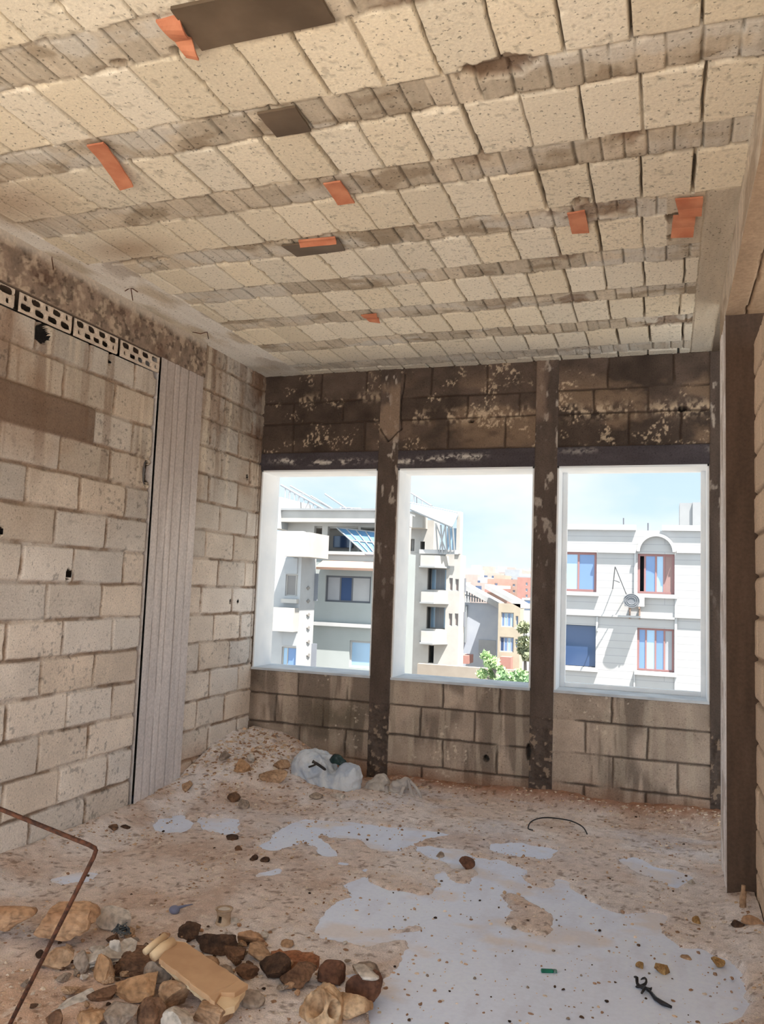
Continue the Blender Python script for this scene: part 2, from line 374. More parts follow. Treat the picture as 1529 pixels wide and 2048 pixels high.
    # broken places
    for (cx, cy, rx, ry, dp) in [(-.36, 3.54, .05, .035, .06), (.03, 3.80, .035, .05, .09), (.04, 4.02, .03, .04, .07), (-2.83, 3.60, .12, .018, .05), (-2.62, 3.62, .06, .016, .05), (-.55, 2.52, .12, .05, .02), (-1.77, 2.13, .03, .02, .05), (-1.54, 2.13, .02, .02, .05)]:
        q = np.hypot((x-cx)/rx, (y-cy)/ry)*(1+.9*(fbm(x*22, y*22, 77, 3)-.5)); m = 1-sm(.8, 1.1, q)
        h = h-dp*m; a = mixc(a, srgb(96, 68, 50)*np.ones_like(a), .7*m)
    P, Q = sheet(X, Y, h, (0, 0, ZC), (1, 0, 0), (0, 1, 0), (0, 0, -1))
    return P, Q, a.reshape(-1, 3)
Pc, Qc, Ac = ceiling()
bx = MB().box((-7.5, -1.3, ZC+.12), (5.0, 6.32, ZC+.4)).box((-7.5, -1.3, ZC-.01), (XL-.05, 6.32, ZC+.13)).box((XR+.005, -1.3, ZC-.01), (5.0, 6.32, ZC+.13)).box((XL-.06, -1.3, ZC-.02), (XR+.02, -1.19, ZC+.13))  # unseen slab carried past the room on all sides, added to block the sun
pv, pf = np.array(bx.v), np.array(bx.f)
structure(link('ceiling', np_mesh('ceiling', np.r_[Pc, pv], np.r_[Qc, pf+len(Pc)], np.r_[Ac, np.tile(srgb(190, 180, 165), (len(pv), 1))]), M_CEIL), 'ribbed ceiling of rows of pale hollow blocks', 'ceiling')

# ------------------------------------------------------------------ far wall with three window openings
WIN = [(-3.21, -2.17), (-2.0, -.925), (-.755, .29)]; WZ0, WZ1, YO = .80, 2.44, 6.30
def far_wall():
    U = np.unique(np.round(np.r_[np.arange(XL-.02, WALLR+.2, .0065), [w for q in WIN for w in q]], 4)); V = np.unique(np.round(np.r_[np.arange(-.02, ZC+.01, .0065), [WZ0, WZ1]], 4))
    u, v = np.meshgrid(U, V, indexing='ij')
    zs = [-.06, .16, .375, .60, .80, 2.44, 2.585, 2.83, 3.01, 3.26]
    jj = {0: [-2.95, -2.55, -1.73, -1.32, -.53, -.12], 1: [-2.76, -2.36, -1.57, -1.16, -.34, .09], 2: [-2.98, -2.56, -1.75, -1.33, -.53, -.11], 3: [-2.79, -2.36, -1.58, -1.15, -.35], 4: [9], 5: [9],
          6: [-2.94, -2.30, -1.6, -1.15, -.25, .1], 7: [-2.95, -2.5, -1.45, -1.05, -.5, -.12], 8: [-2.7, -2.3, -1.75, -1.3, -.4, .05]}
    d, bid, k = blocks(u, v, zs, lambda q: sorted(jj[q]), seed=600)
    pil = ((u > -2.17) & (u < -2.0)) | ((u > -.925) & (u < -.755)) | (u > .29)
    lin = (v > 2.44) & (v < 2.585)
    jw = .0005+.005*fbm(u*5, v*5, 631, 3); joint = (1-sm(jw, jw+.008, d))*(~pil)*(~lin)*sm(.3, .5, fbm(u*4, v*4, 640, 3)+.1)
    h = .007*(rb(bid, 5)-.5)+.009*(fbm(u*15, v*15, 641, 6)-.5)-.013*joint
    up = v > 2.44
    # lower wall
    a = np.ones(u.shape+(3,))*srgb(176, 159, 144)*(.85+.25*rb(bid, 7))[..., None]*(.72+.56*fbm(u*7, v*7, 639, 5))[..., None]
    st = sm(.47, .62, fbm(u*13, v*1.3, 642, 5))*sm(.42, .55, fbm(u*2.2, v*2.2, 643, 3)+.12*sm(.1, .5, v))
    a = mixc(a, srgb(106, 94, 84)*np.ones_like(a), .7*st)
    wl = sm(.55, .66, fbm(u*17+3, v*1.7, 644, 4)); a = mixc(a, srgb(192, 178, 160)*np.ones_like(a), .4*wl)
    ms = np.exp(-(((u+2.45)/.3)**2+((v-.45)/.16)**2)); a = mixc(a, srgb(92, 82, 66)*np.ones_like(a), .75*np.clip(ms*(.5+fbm(u*9, v*9, 645, 4)), 0, 1))
    sp = sm(.70, .76, fbm(u*36, v*36, 646, 3))*sm(.45, .6, fbm(u*2.5, v*2.5, 647, 3)); a = mixc(a, srgb(214, 200, 182)*np.ones_like(a), .75*sp)
    ft = 1-sm(.06, .3, v+.14*fbm(u*5, v*5, 648, 3)); a = mixc(a, srgb(142, 96, 66)*np.ones_like(a), .75*ft)
    cr = np.exp(-((u+3.2)/.06)**2); a = mixc(a, srgb(78, 62, 50)*np.ones_like(a), .6*cr)
    # upper wall: soot
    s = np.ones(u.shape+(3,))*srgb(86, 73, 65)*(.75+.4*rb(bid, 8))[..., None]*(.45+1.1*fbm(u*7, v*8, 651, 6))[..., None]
    lt = sm(.46, .62, fbm(u*3+2, v*5, 652, 5))*sm(-.15, .1, .25-np.abs(v-2.83)); s = mixc(s, srgb(150, 126, 104)*np.ones_like(s), .55*lt*sm(-2.3, -1.0, u+.5*fbm(u*2, v*2, 6)))
    cl = sm(.58, .68, fbm(u*7, v*9, 653, 4)); e = sm(.56, .66, fbm(u*70, v*55, 654, 3))*cl*.9
    band = np.clip(np.exp(-((v-2.865+.03*fbm(u*5, 0*v, 9))/.05)**2)*(u > -1.9)+.6*np.exp(-((v-3.03)/.04)**2)*(u < -2.1)*(u > -2.9), 0, 1)
    e = np.clip(e+band*sm(.42, .62, fbm(u*45, v*30, 655, 4))*sm(.35, .55, fbm(u*6, v*6, 656, 3)), 0, 1)
    s = mixc(s, srgb(206, 184, 158)*np.ones_like(s), .8*e)
    a = np.where(up[..., None], s, a)
    lc = np.ones(u.shape+(3,))*srgb(74, 68, 72)*(.7+.6*fbm(u*5, v*14, 661, 4))[..., None]
    cz = 2.53-.03*np.sin((u+3.2)*1.6)+.05*(fbm(u*4, 0*v, 662, 3)-.5); lw = np.exp(-((v-cz)/.02)**2)*sm(.45, .6, fbm(u*16, v*20, 663, 4)+.08)*sm(.42, .6, fbm(u*1.8, v*0, 664, 2)+.05)*sm(.36, .56, fbm(u*55, v*70, 665, 4))
    lc = mixc(lc, srgb(215, 208, 200)*np.ones_like(lc), .85*np.clip(lw, 0, 1))
    a = np.where((lin & ~pil)[..., None], lc, a); h = np.where(lin & ~pil, .006+.003*(fbm(u*9, v*9, 1, 3)-.5), h)
    # concrete studs between the openings, one mortar-patched high up
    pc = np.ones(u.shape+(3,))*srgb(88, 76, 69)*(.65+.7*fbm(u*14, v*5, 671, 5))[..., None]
    pw = sm(.62, .72, fbm(u*25, v*11, 672, 4))*sm(1.3, 2.7, v+.3*fbm(u, v, 2)); pc = mixc(pc, srgb(196, 184, 172)*np.ones_like(pc), .7*pw)
    pc = mixc(pc, srgb(146, 124, 106)*np.ones_like(pc), (sm(2.60, 2.72, v-.3*np.abs(u+2.08)+.12*(fbm(u*14, v*10, 675, 4)-.5))*(1-sm(3.06, 3.16, v+.1*(fbm(u*14, v*9, 676, 3)-.5)))*(u < -1.5))*.8*sm(.25, .5, fbm(u*9, v*5, 677, 4)+.05))
    pc = mixc(pc, srgb(132, 112, 98)*np.ones_like(pc), .8*sm(2.75, 2.85, v)*(u > -1)*(u < 0)*sm(.4, .6, fbm(u*9, v*2, 5, 3)))
    a = np.where(pil[..., None], pc, a)
    h = np.where(pil, .012+.008*(fbm(u*20, v*9, 673, 5)-.5), h)
    rg = pil & (v < .6); hc = fbm(u*26, v*26, 674, 4); h = np.where(rg, h+.05*(hc-.62)*(hc < .62), h); a = np.where((rg & (hc > .66))[..., None], srgb(140, 122, 106), a)   # honeycombed feet of the studs
    for (x0, z0, x1, z1) in [(-1.97, 3.2, -2.0, 2.9), (-2.0, 2.9, -1.985, 2.75), (-2.09, 2.66, -1.98, 2.76), (-2.09, 2.66, -2.16, 2.76)]:
        t_ = np.clip(((u-x0)*(x1-x0)+(v-z0)*(z1-z0))/((x1-x0)**2+(z1-z0)**2), 0, 1)
        q = np.hypot(u-x0-t_*(x1-x0)+.012*(fbm(u*15, v*15, 3, 2)-.5), v-z0-t_*(z1-z0)); m = 1-sm(.003, .008, q); h = h-.012*m; a = mixc(a, srgb(48, 38, 32)*np.ones_like(a), .8*m)
    for (cx, cz, rx, rz) in [(-1.42, 2.80, .022, .010), (.11, 2.84, .03, .02), (-1.24, .27, .022, .022), (-.93, .35, .015, .06)]:
        q = np.hypot((u-cx)/rx, (v-cz)/rz); m = 1-sm(.8, 1.1, q+.4*(fbm(u*40, v*40, 5, 2)-.5)); h = h-.09*m; a = a*(1-.6*m[..., None])
    a = mixc(a, srgb(70, 56, 48)*np.ones_like(a), .8*joint)
    uc, vc = .5*(U[:-1]+U[1:]), .5*(V[:-1]+V[1:]); keep = np.ones((len(uc), len(vc)), bool)
    for (x0, x1) in WIN: keep &= ~((uc[:, None] > x0) & (uc[:, None] < x1) & (vc[None] > WZ0) & (vc[None] < WZ1))
    P, Q = sheet(U, V, h, (0, YF, 0), (1, 0, 0), (0, 0, 1), (0, -1, 0), keep)
    b = MB()
    xs = [XL-.86]+[w for q in WIN for w in q]+[WALLR+.3]
    for i in range(0, len(xs), 2): b.box((xs[i], YF+.12, -.3), (xs[i+1], YO, ZC+.1))
    for (x0, x1) in WIN: b.box((x0, YF+.12, -.3), (x1, YO, WZ0-.03)); b.box((x0, YF+.12, WZ1+.02), (x1, YO, ZC+.1))
    return np.r_[P, np.array(b.v)], np.r_[Q, np.array(b.f)+len(P)], np.r_[a.reshape(-1, 3), np.tile(srgb(214, 214, 212), (len(b.v), 1))]
structure(link('wall_far', np_mesh('wall_far', *far_wall()), M_WALL), 'soot-stained block wall with three open windows', 'wall')
M_PLAS = mat('white_plaster', srgb(244, 246, 248), srgb(232, 236, 240), 4, .8, .1)
M_SILL = mat('pale_sill', srgb(205, 210, 216), srgb(180, 186, 194), 6, .6, .1)
for i, (x0, x1) in enumerate(WIN):
    r = empty('window_%d' % (i+1), (0, 0, 0)); structure(r, ['left window opening, nearest the block side wall', 'middle window opening between the two dark concrete posts', 'window opening facing the white stone building'][i], 'window')
    y0, y1 = YF+.002, YO+.01
    MB().box((x0-.001, y0, WZ0), (x0+.012, y1, WZ1)).box((x1-.012, y0, WZ0), (x1+.001, y1, WZ1)).box((x0, y0, WZ1-.014), (x1, y1, WZ1)).build('reveal', M_PLAS, r)
    MB().box((x0, y0-.018, WZ0-.012), (x1, y1+.04, WZ0+.006)).build('sill', M_SILL, r)
    if i == 2: MB().box((x0+.012, 6.24, WZ0), (x0+.05, 6.28, WZ1-.012)).box((x1-.045, 6.24, WZ0), (x1-.012, 6.28, WZ1-.012)).box((x0+.05, 6.24, WZ0+.006), (x1-.045, 6.28, WZ0+.04)).build('frame', M_PLAS, r, bevel=.004)

# ------------------------------------------------------------------ right side: column, beam, wall
def shade_mottle(u, v, a): return a*(.75+.5*fbm(u*30, v*3, 707, 4))[..., None]
cd_ = srgb(92, 74, 62); cl = srgb(234, 228, 226)  # shade painted into the front's dark tone, window light into the pale side
V = np.arange(-.02, 3.03, .012)
def edge_noise(u, v, a): return mixc(a, srgb(150, 132, 118)*np.ones_like(a), .5*sm(.5, .65, fbm(u*12, v*6, 709, 4)))
parts = [board_face(np.arange(XR, .56, .006), V, 700, cd_, [], (0, 4.58, 0), (1, 0, 0), (0, 0, 1), (0, -1, 0), tone_fn=shade_mottle),
         board_face(np.arange(4.58, 5.05, .006), V, 710, cl, [4.62, 4.66, 4.78, 4.9], (XR, 0, 0), (0, 1, 0), (0, 0, 1), (-1, 0, 0), tone_fn=edge_noise),
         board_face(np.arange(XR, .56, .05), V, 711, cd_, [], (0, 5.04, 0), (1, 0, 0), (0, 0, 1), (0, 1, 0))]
P, Q, A = merge(parts)
structure(link('column_right', np_mesh('column_right', P, Q, A), M_CONC), 'concrete column with a shade-dark front and a pale narrow side beside the right edge', 'column')
def beam_r(u, v, a): return mixc(a, srgb(150, 128, 106)*np.ones_like(a), .6*sm(.48, .64, fbm(u*4, v*8, 720, 5)))
Ub = np.arange(-1.2, 5.05, .012); zb = 3.025
parts = [board_face(Ub, np.arange(zb, ZC+.01, .012), 721, srgb(210, 196, 178), [], (XR, 0, 0), (0, 1, 0), (0, 0, 1), (-1, 0, 0), tone_fn=beam_r)]
xs_ = np.arange(XR, .60, .008); uu, xx = np.meshgrid(Ub, xs_, indexing='ij')
hs = .006*(fbm(uu*10, xx*10, 723, 4)-.5); ck = 1-sm(.002, .007, np.abs(xx-.405+.02*(fbm(uu*6, xx*0, 724, 3)-.5))); hs = hs-.015*ck
as_ = np.ones(uu.shape+(3,))*srgb(186, 160, 134)*(.75+.5*fbm(uu*7, xx*12, 725, 5))[..., None]; as_ = mixc(as_, srgb(70, 52, 40)*np.ones_like(as_), .8*ck)
parts += [face(Ub, xs_, hs, (0, 0, zb), (0, 1, 0), (1, 0, 0), (0, 0, -1), as_)]
structure(link('beam_right', np_mesh('beam_right', *merge(parts)), M_CONC), 'dropped concrete beam running overhead to the dark column', 'beam')
def right_wall():
    U = np.arange(1.0, 4.6, .01); V = np.arange(-.02, 2.85, .01); u, v = np.meshgrid(U, V, indexing='ij')
    d, bid, k = blocks(u, v, [.208*q-.04 for q in range(0, 16)], lambda q: [3.99-.43*n+(.2 if q % 2 else 0) for n in range(8, -3, -1)], seed=800)
    joint = 1-sm(.008, .016, d); h = -.016*joint+.007*(fbm(u*14, v*14, 803, 4)-.5)+.006*(rb(bid, 4)-.5)
    a = np.ones(u.shape+(3,))*srgb(214, 190, 166)*(.88+.2*rb(bid, 5))[..., None]; a = mixc(a, C_MORT*np.ones_like(a), .8*joint)
    ed = sm(4.52, 4.58, u); h = h-.03*ed*fbm(u*20, v*12, 806, 3)
    P, Q = sheet(U, V, h, (WALLR, 0, 0), (0, 1, 0), (0, 0, 1), (-1, 0, 0))
    b = MB().box((WALLR+.03, 1.0, -.02), (WALLR+.2, 4.62, 2.84))
    return np.r_[P, np.array(b.v)], np.r_[Q, np.array(b.f)+len(P)], np.r_[a.reshape(-1, 3), np.tile(C_BLOCK, (8, 1))]
structure(link('wall_right', np_mesh('wall_right', *right_wall()), M_WALL), 'block wall passing close beside the viewer on the right', 'wall')

# ------------------------------------------------------------------ floor slab and the dirt on it
def pip(x, y, poly):
    r = np.zeros(x.shape, bool); n = len(poly)
    for i in range(n):
        (x0, y0), (x1, y1) = poly[i], poly[(i+1) % n]
        c = ((y0 > y) != (y1 > y)); r ^= c & (x < (x1-x0)*(y-y0)/((y1-y0) if y1 != y0 else 1e-9)+x0)
    return r
BARE = [  # outlines of the swept patches of screed, surveyed from the photo
 [(305, 1640), (370, 1628), (385, 1650), (365, 1667), (318, 1665)], [(395, 1632), (480, 1640), (478, 1660), (450, 1668), (415, 1665)],
 [(520, 1690), (560, 1660), (600, 1640), (700, 1645), (790, 1652), (900, 1662), (880, 1676), (820, 1684), (815, 1702), (760, 1706), (700, 1680), (640, 1668), (660, 1690), (690, 1712), (650, 1716), (610, 1690), (545, 1705)],
 [(500, 1745), (570, 1738), (580, 1748), (505, 1757)], [(90, 1768), (150, 1745), (210, 1742), (200, 1755), (120, 1772)],
 [(600, 1740), (640, 1728), (715, 1730), (725, 1758), (690, 1772), (700, 1800), (650, 1825), (620, 1855), (650, 1880), (700, 1897), (760, 1910), (790, 1940), (760, 1975), (745, 2048), (740, 2110), (1440, 2110), (1440, 2048), (1480, 2015), (1505, 1985), (1465, 1925), (1425, 1900), (1355, 1895), (1335, 1870), (1338, 1835), (1310, 1828), (1215, 1815), (1165, 1795), (1135, 1762), (1105, 1760), (1090, 1780), (1065, 1775), (1045, 1735), (960, 1720), (930, 1700), (840, 1695), (850, 1712), (900, 1740), (872, 1745), (880, 1775), (860, 1788), (790, 1782), (728, 1770), (740, 1735), (690, 1722)],
 [(1225, 1718), (1270, 1715), (1300, 1735), (1380, 1750), (1385, 1770), (1360, 1788), (1340, 1770), (1250, 1735)], [(960, 1690), (1040, 1684), (1110, 1700), (1105, 1720), (1000, 1712)], [(700, 1945), (730, 1940), (735, 1960), (705, 1965)]]
DIRTY = [[(990, 1790), (1045, 1795), (1115, 1835), (1110, 1860), (1090, 1887), (1010, 1855), (1015, 1820)], [(898, 1745), (958, 1742), (950, 1770), (910, 1766)], [(765, 1855), (840, 1850), (835, 1862), (770, 1868)], [(764, 1885), (815, 1890), (800, 1930), (764, 1950)]]
toW = lambda L: [tuple(onfloor(px, py)[:2]) for px, py in L]
BAREW, DIRTYW = [toW(p) for p in BARE], [toW(p) for p in DIRTY]
def bare_mask(x, y):
    xx = x+.07*(fbm(x*7, y*7, 901, 5)-.5)*2; yy = y+.09*(fbm(x*7, y*7, 902, 5)-.5)*2
    m = np.zeros(x.shape, bool)
    for p in BAREW: m |= pip(xx, yy, p)
    for p in DIRTYW: m &= ~pip(xx, yy, p)
    return m.astype(float)
def ground_h(x, y):
    """height of the rubble and dirt above the slab, without the swept patches"""
    x, y = np.asarray(x, float), np.asarray(y, float)
    n = fbm(x*3, y*3, 911, 4)
    r = .23*np.exp(-(np.clip(x+2.95, 0, 9)/.36)**2)*np.exp(-((y-6.0)/.62)**2)                       # heap in the far corner
    r = r+.10*np.exp(-((x+2.6)/.30)**2-((y-5.85)/.30)**2)+.13*np.exp(-((x+3.0)/.40)**2-((y-5.3)/.42)**2)
    r = r+.05*np.exp(-((x+2.2)/.55)**2-((y-5.5)/.4)**2)
    r = r*(.75+.5*n)
    r = r+.075*np.exp(-((YF-y)/.17)**2)*(.5+n)*sm(-2.3, -1.6, x)                                     # red soil along the window wall
    r = r+.06*np.exp(-((x-XL)/.16)**2)*(.4+1.1*n)                                                    # along the left wall
    r = r+.05*np.exp(-((x-.42)/.13)**2)*(.4+n)*(1-sm(4.9, 5.6, y)*.4)
    q = np.exp(-((x+2.0)/.55)**2-((y-2.35)/.42)**2); r = r+.045*q*(.6+.8*fbm(x*5, y*5, 913, 3))       # dirt under the near rubble
    r = r+.02*np.exp(-((x+1.45)/.35)**2-((y-2.55)/.35)**2)
    return r
X = np.arange(XL+.001, WALLR, .0095); Y = np.r_[np.arange(-.6, 1.6, .06), np.arange(1.6, YF+.03, .0095)]
x, y = np.meshgrid(X, Y, indexing='ij')
def blur(a, k):
    for ax in (0, 1):
        c = np.cumsum(np.concatenate([np.repeat(np.take(a, [0], ax), k+1, ax), a, np.repeat(np.take(a, [-1], ax), k, ax)], ax), ax)
        a = (np.take(c, range(2*k+1, c.shape[ax]), ax)-np.take(c, range(0, c.shape[ax]-2*k-1), ax))/(2*k+1)
    return a
bm_ = blur(blur(bare_mask(x, y), 1), 2)
gh = ground_h(x, y)
fine = fbm(x*30, y*30, 921, 4)
base = gh+.007+.012*(fbm(x*6, y*6, 922, 4)-.35)+.010*(fine-.5)
bm_ = np.clip(blur(bm_, 3)+.55*(fbm(x*24, y*24, 923, 4)-.5), 0, 1)
thin = sm(.3, .7, bm_)
dz = base*(1-thin)+(-.010)*thin+.0
dz = np.where(gh > .05, np.maximum(dz, base*.8), dz)
c1, c2, c3, c4 = srgb(220, 204, 195), srgb(196, 171, 155), srgb(232, 224, 222), srgb(160, 110, 78)
a = np.ones(x.shape+(3,))*c1
a = mixc(a, c2*np.ones_like(a), .8*sm(.42, .68, fbm(x*3, y*3, 931, 5)))
a = mixc(a, c3*np.ones_like(a), .8*sm(.44, .62, fbm(x*2.3+5, y*2.3, 932, 5)))
a = mixc(a, c4*np.ones_like(a), .9*np.clip(np.exp(-((YF-.02-y)/.14)**2)*sm(-2.7, -2.0, x)+.7*np.exp(-((x+2.45)/.3)**2-((y-5.9)/.25)**2), 0, 1))
a = mixc(a, srgb(200, 158, 126)*np.ones_like(a), .8*np.exp(-((x+2.0)/.6)**2-((y-2.2)/.5)**2))
pal = blur(bm_, 12); a = mixc(a, srgb(214, 206, 206)*np.ones_like(a), .75*np.clip(pal*2.2, 0, 1)*sm(.35, .6, fbm(x*9, y*9, 933, 4)))
a = mixc(a, srgb(206, 204, 212)*np.ones_like(a), .5*sm(4.3, 5.4, y)*sm(.4, .62, fbm(x*2, y*4, 934, 4))*(gh < .03))
a = a*(.80+.4*fine)[..., None]
a = mixc(a, srgb(110, 84, 66)*np.ones_like(a), .6*sm(.66, .74, fbm(x*34, y*34, 935, 3)))
a = mixc(a, srgb(232, 220, 208)*np.ones_like(a), .6*sm(.68, .76, fbm(x*38+7, y*38, 936, 3)))
P, Q = sheet(X, Y, dz, (0, 0, 0), (1, 0, 0), (0, 1, 0), (0, 0, 1))
px_, py_ = P[Q[:, 0], 0], P[Q[:, 0], 1]; hi = (dz.reshape(-1)[Q].max(1) > -.002) & (px_ < WALLR) & ~((px_ > XR) & (py_ > 4.58) & (py_ < 5.03))
o = link('dirt', np_mesh('dirt', P, Q[hi], a.reshape(-1, 3)), M_DIRT); tag(o, 'pinkish dust and crumbled rubble lying over the pale floor', 'dirt', kind='stuff')
# slab
Xs = np.arange(XL-.25, .64, .016); Ys = np.r_[np.arange(-.6, 1.6, .1), np.arange(1.6, YF+.04, .016)]
xs, ys = np.meshgrid(Xs, Ys, indexing='ij')
fa = np.ones(xs.shape+(3,))*srgb(222, 232, 254)*(.94+.12*fbm(xs*2.5, ys*2.5, 941, 5))[..., None]
fa = mixc(fa, srgb(222, 206, 192)*np.ones_like(fa), .55*sm(.52, .72, fbm(xs*3, ys*5, 942, 5)))
fa = mixc(fa, srgb(206, 212, 232)*np.ones_like(fa), .35*sm(.55, .7, fbm(xs*14, ys*4, 943, 4)))
fh = .0016*(fbm(xs*9, ys*9, 944, 4)-.5)
P, Q = sheet(Xs, Ys, fh, (0, 0, 0), (1, 0, 0), (0, 1, 0), (0, 0, 1))
b = MB().box((XL-.9, -.6, -.3), (.64, YF+.34, -.004)).box((-9, -9, -.3), (5, -.59, 0.)).box((-9, -.6, -.3), (XL-.88, .55, 0.)).box((.63, -.6, -.3), (5, YF+.3, 0.))  # unseen sunlit terrace behind the viewer, added to bounce light onto the ceiling
structure(link('floor', np_mesh('floor', np.r_[P, np.array(b.v)], np.r_[Q, np.array(b.f)+len(P)], np.r_[fa.reshape(-1, 3), np.tile(srgb(228, 214, 196), (len(b.v), 1))]), M_SLAB), 'pale grey screed floor showing through the dirt', 'floor')

# ------------------------------------------------------------------ loose stones
def ico(sub):
    bm = bmesh.new(); bmesh.ops.create_icosphere(bm, subdivisions=sub, radius=1.)
    v = np.array([q.co[:] for q in bm.verts]); f = np.array([[w.index for w in q.verts] for q in bm.faces]); bm.free(); return v, f
ICO = {s: ico(s) for s in (1, 2, 3, 4, 5)}
def fbm3(p, s, seed, o=3):
    return (fbm(p[:, 0]*s+p[:, 2]*s*.7, p[:, 1]*s-p[:, 2]*s*.5, seed, o)+fbm(p[:, 1]*s+3+p[:, 0]*.3*s, p[:, 2]*s+p[:, 0]*.6*s, seed+50, o))*.5
def rock_mesh(name, seed, size, facets=9, lump=.2, sub=4, grit=.07, box=0.):
    """an irregular stone: a sphere cut by random planes, lumped and pitted; size = full (x, y, z)"""
    r = np.random.default_rng(seed); v, f = ICO[sub]; v = v.copy()
    if box: v = np.sign(v)*np.abs(v)**(1-box*.75); v = v/np.abs(v).max()
    for i in range(facets):
        n = r.normal(size=3); n /= np.linalg.norm(n); dcut = r.uniform(.42, .8)
        s = v@n-dcut; v = v-np.outer(np.clip(s, 0, None)*.97, n)
    v = v*(1+lump*(fbm3(v, 1.3, seed, 3)-.5)*2)[:, None]
    v = v*(1+grit*(fbm3(v, 5., seed+5, 4)-.5)*2)[:, None]*(1-.05*sm(.55, .7, fbm3(v, 9., seed+6, 2)))[:, None]
    v = v-(v.max(0)+v.min(0))/2; v = v/(v.max(0)-v.min(0))*np.asarray(size)
    v[:, 2] -= v[:, 2].min()
    return np_mesh(name, v, f, smooth=False)
R = {
 'ochre': mat_rock('ochre_stone', srgb(198, 160, 124), srgb(150, 112, 80), scale=7),
 'tan': mat_rock('tan_stone', srgb(196, 164, 134), srgb(146, 112, 84), scale=9),
 'brown': mat_rock('brown_clod', srgb(136, 102, 78), srgb(84, 60, 46), scale=12, bump=.9),
 'dark': mat_rock('dark_clod', srgb(100, 74, 58), srgb(52, 39, 32), scale=14, bump=1.),
 'grey': mat_rock('grey_rubble', srgb(176, 160, 146), srgb(126, 108, 94), scale=8),
 'pale': mat_rock('pale_rubble', srgb(208, 200, 192), srgb(176, 164, 152), scale=6, bump=.25),
 'cream': mat_rock('cream_stone', srgb(212, 182, 148), srgb(158, 122, 90), scale=8),
 'sand': mat_rock('sandy_slab', srgb(204, 166, 132), srgb(160, 120, 90), scale=6, bump=.4),
 'amber': mat_rock('amber_stone', srgb(184, 148, 98), srgb(130, 94, 56), scale=20),
 'red': mat_rock('red_brown_chunk', srgb(128, 90, 70), srgb(80, 54, 44), scale=8),
}
def base_h(x, y):
    m = blur(bare_mask(np.full((3, 3), x), np.full((3, 3), y)), 1)[1, 1]
    g = float(ground_h(x, y)); return g+(.006 if m < .5 or g > .05 else 0.)
def spot(px0, py0, px1, py1, z0=None, lift=0., dep=.85):
    """the patch of ground that a lump seen in this photo box stands on, and the lump's real size"""
    cx = (px0+px1)/2
    q = onfloor(cx, py1, 0. if z0 is None else z0); t = np.linspace(.5, 1.02, 700)[:, None]; L = CAM+(q-CAM)*t
    if z0 is None:
        hit = np.nonzero((L[:, 2] <= ground_h(L[:, 0], np.minimum(L[:, 1], 5.95))+.004) & (L[:, 1] < 5.96))[0]; p = L[hit[0]] if len(hit) else L[np.argmax(L[:, 1] > 5.9)-1 if (L[:, 1] > 5.9).any() else -1]
        z = base_h(p[0], p[1])
    else: p, z = q, z0
    d = (p-CAM)@CF; w = (px1-px0)*d/FPX; v = (p-CAM)/np.linalg.norm(p-CAM); sp = -v[2]; cp = math.sqrt(1-sp*sp)
    dp = dep*w; hz = max(((py1-py0)*d/FPX-.62*dp*sp)/cp, .36*w)
    f = np.array([v[0], v[1], 0]); f /= np.linalg.norm(f)
    c = p+f*dp*.42
    return np.array([c[0], c[1], z+lift]), (w, dp, hz)
def stone(name, pbox, m, seed, label, cat, rz=None, z0=None, lift=0., dep=.85, hs=1., group=None, tilt=(0, 0), **kw):
    c, (w, dp, hz) = spot(*pbox, z0=z0, lift=lift, dep=dep)
    o = link(name, rock_mesh(name, seed, (w, dp, hz*hs), **kw), R[m])
    o.location = (c[0], c[1], c[2]-.006); o.rotation_euler = (tilt[0], tilt[1], YAW*.5 if rz is None else rz)
    return tag(o, label, cat, group)
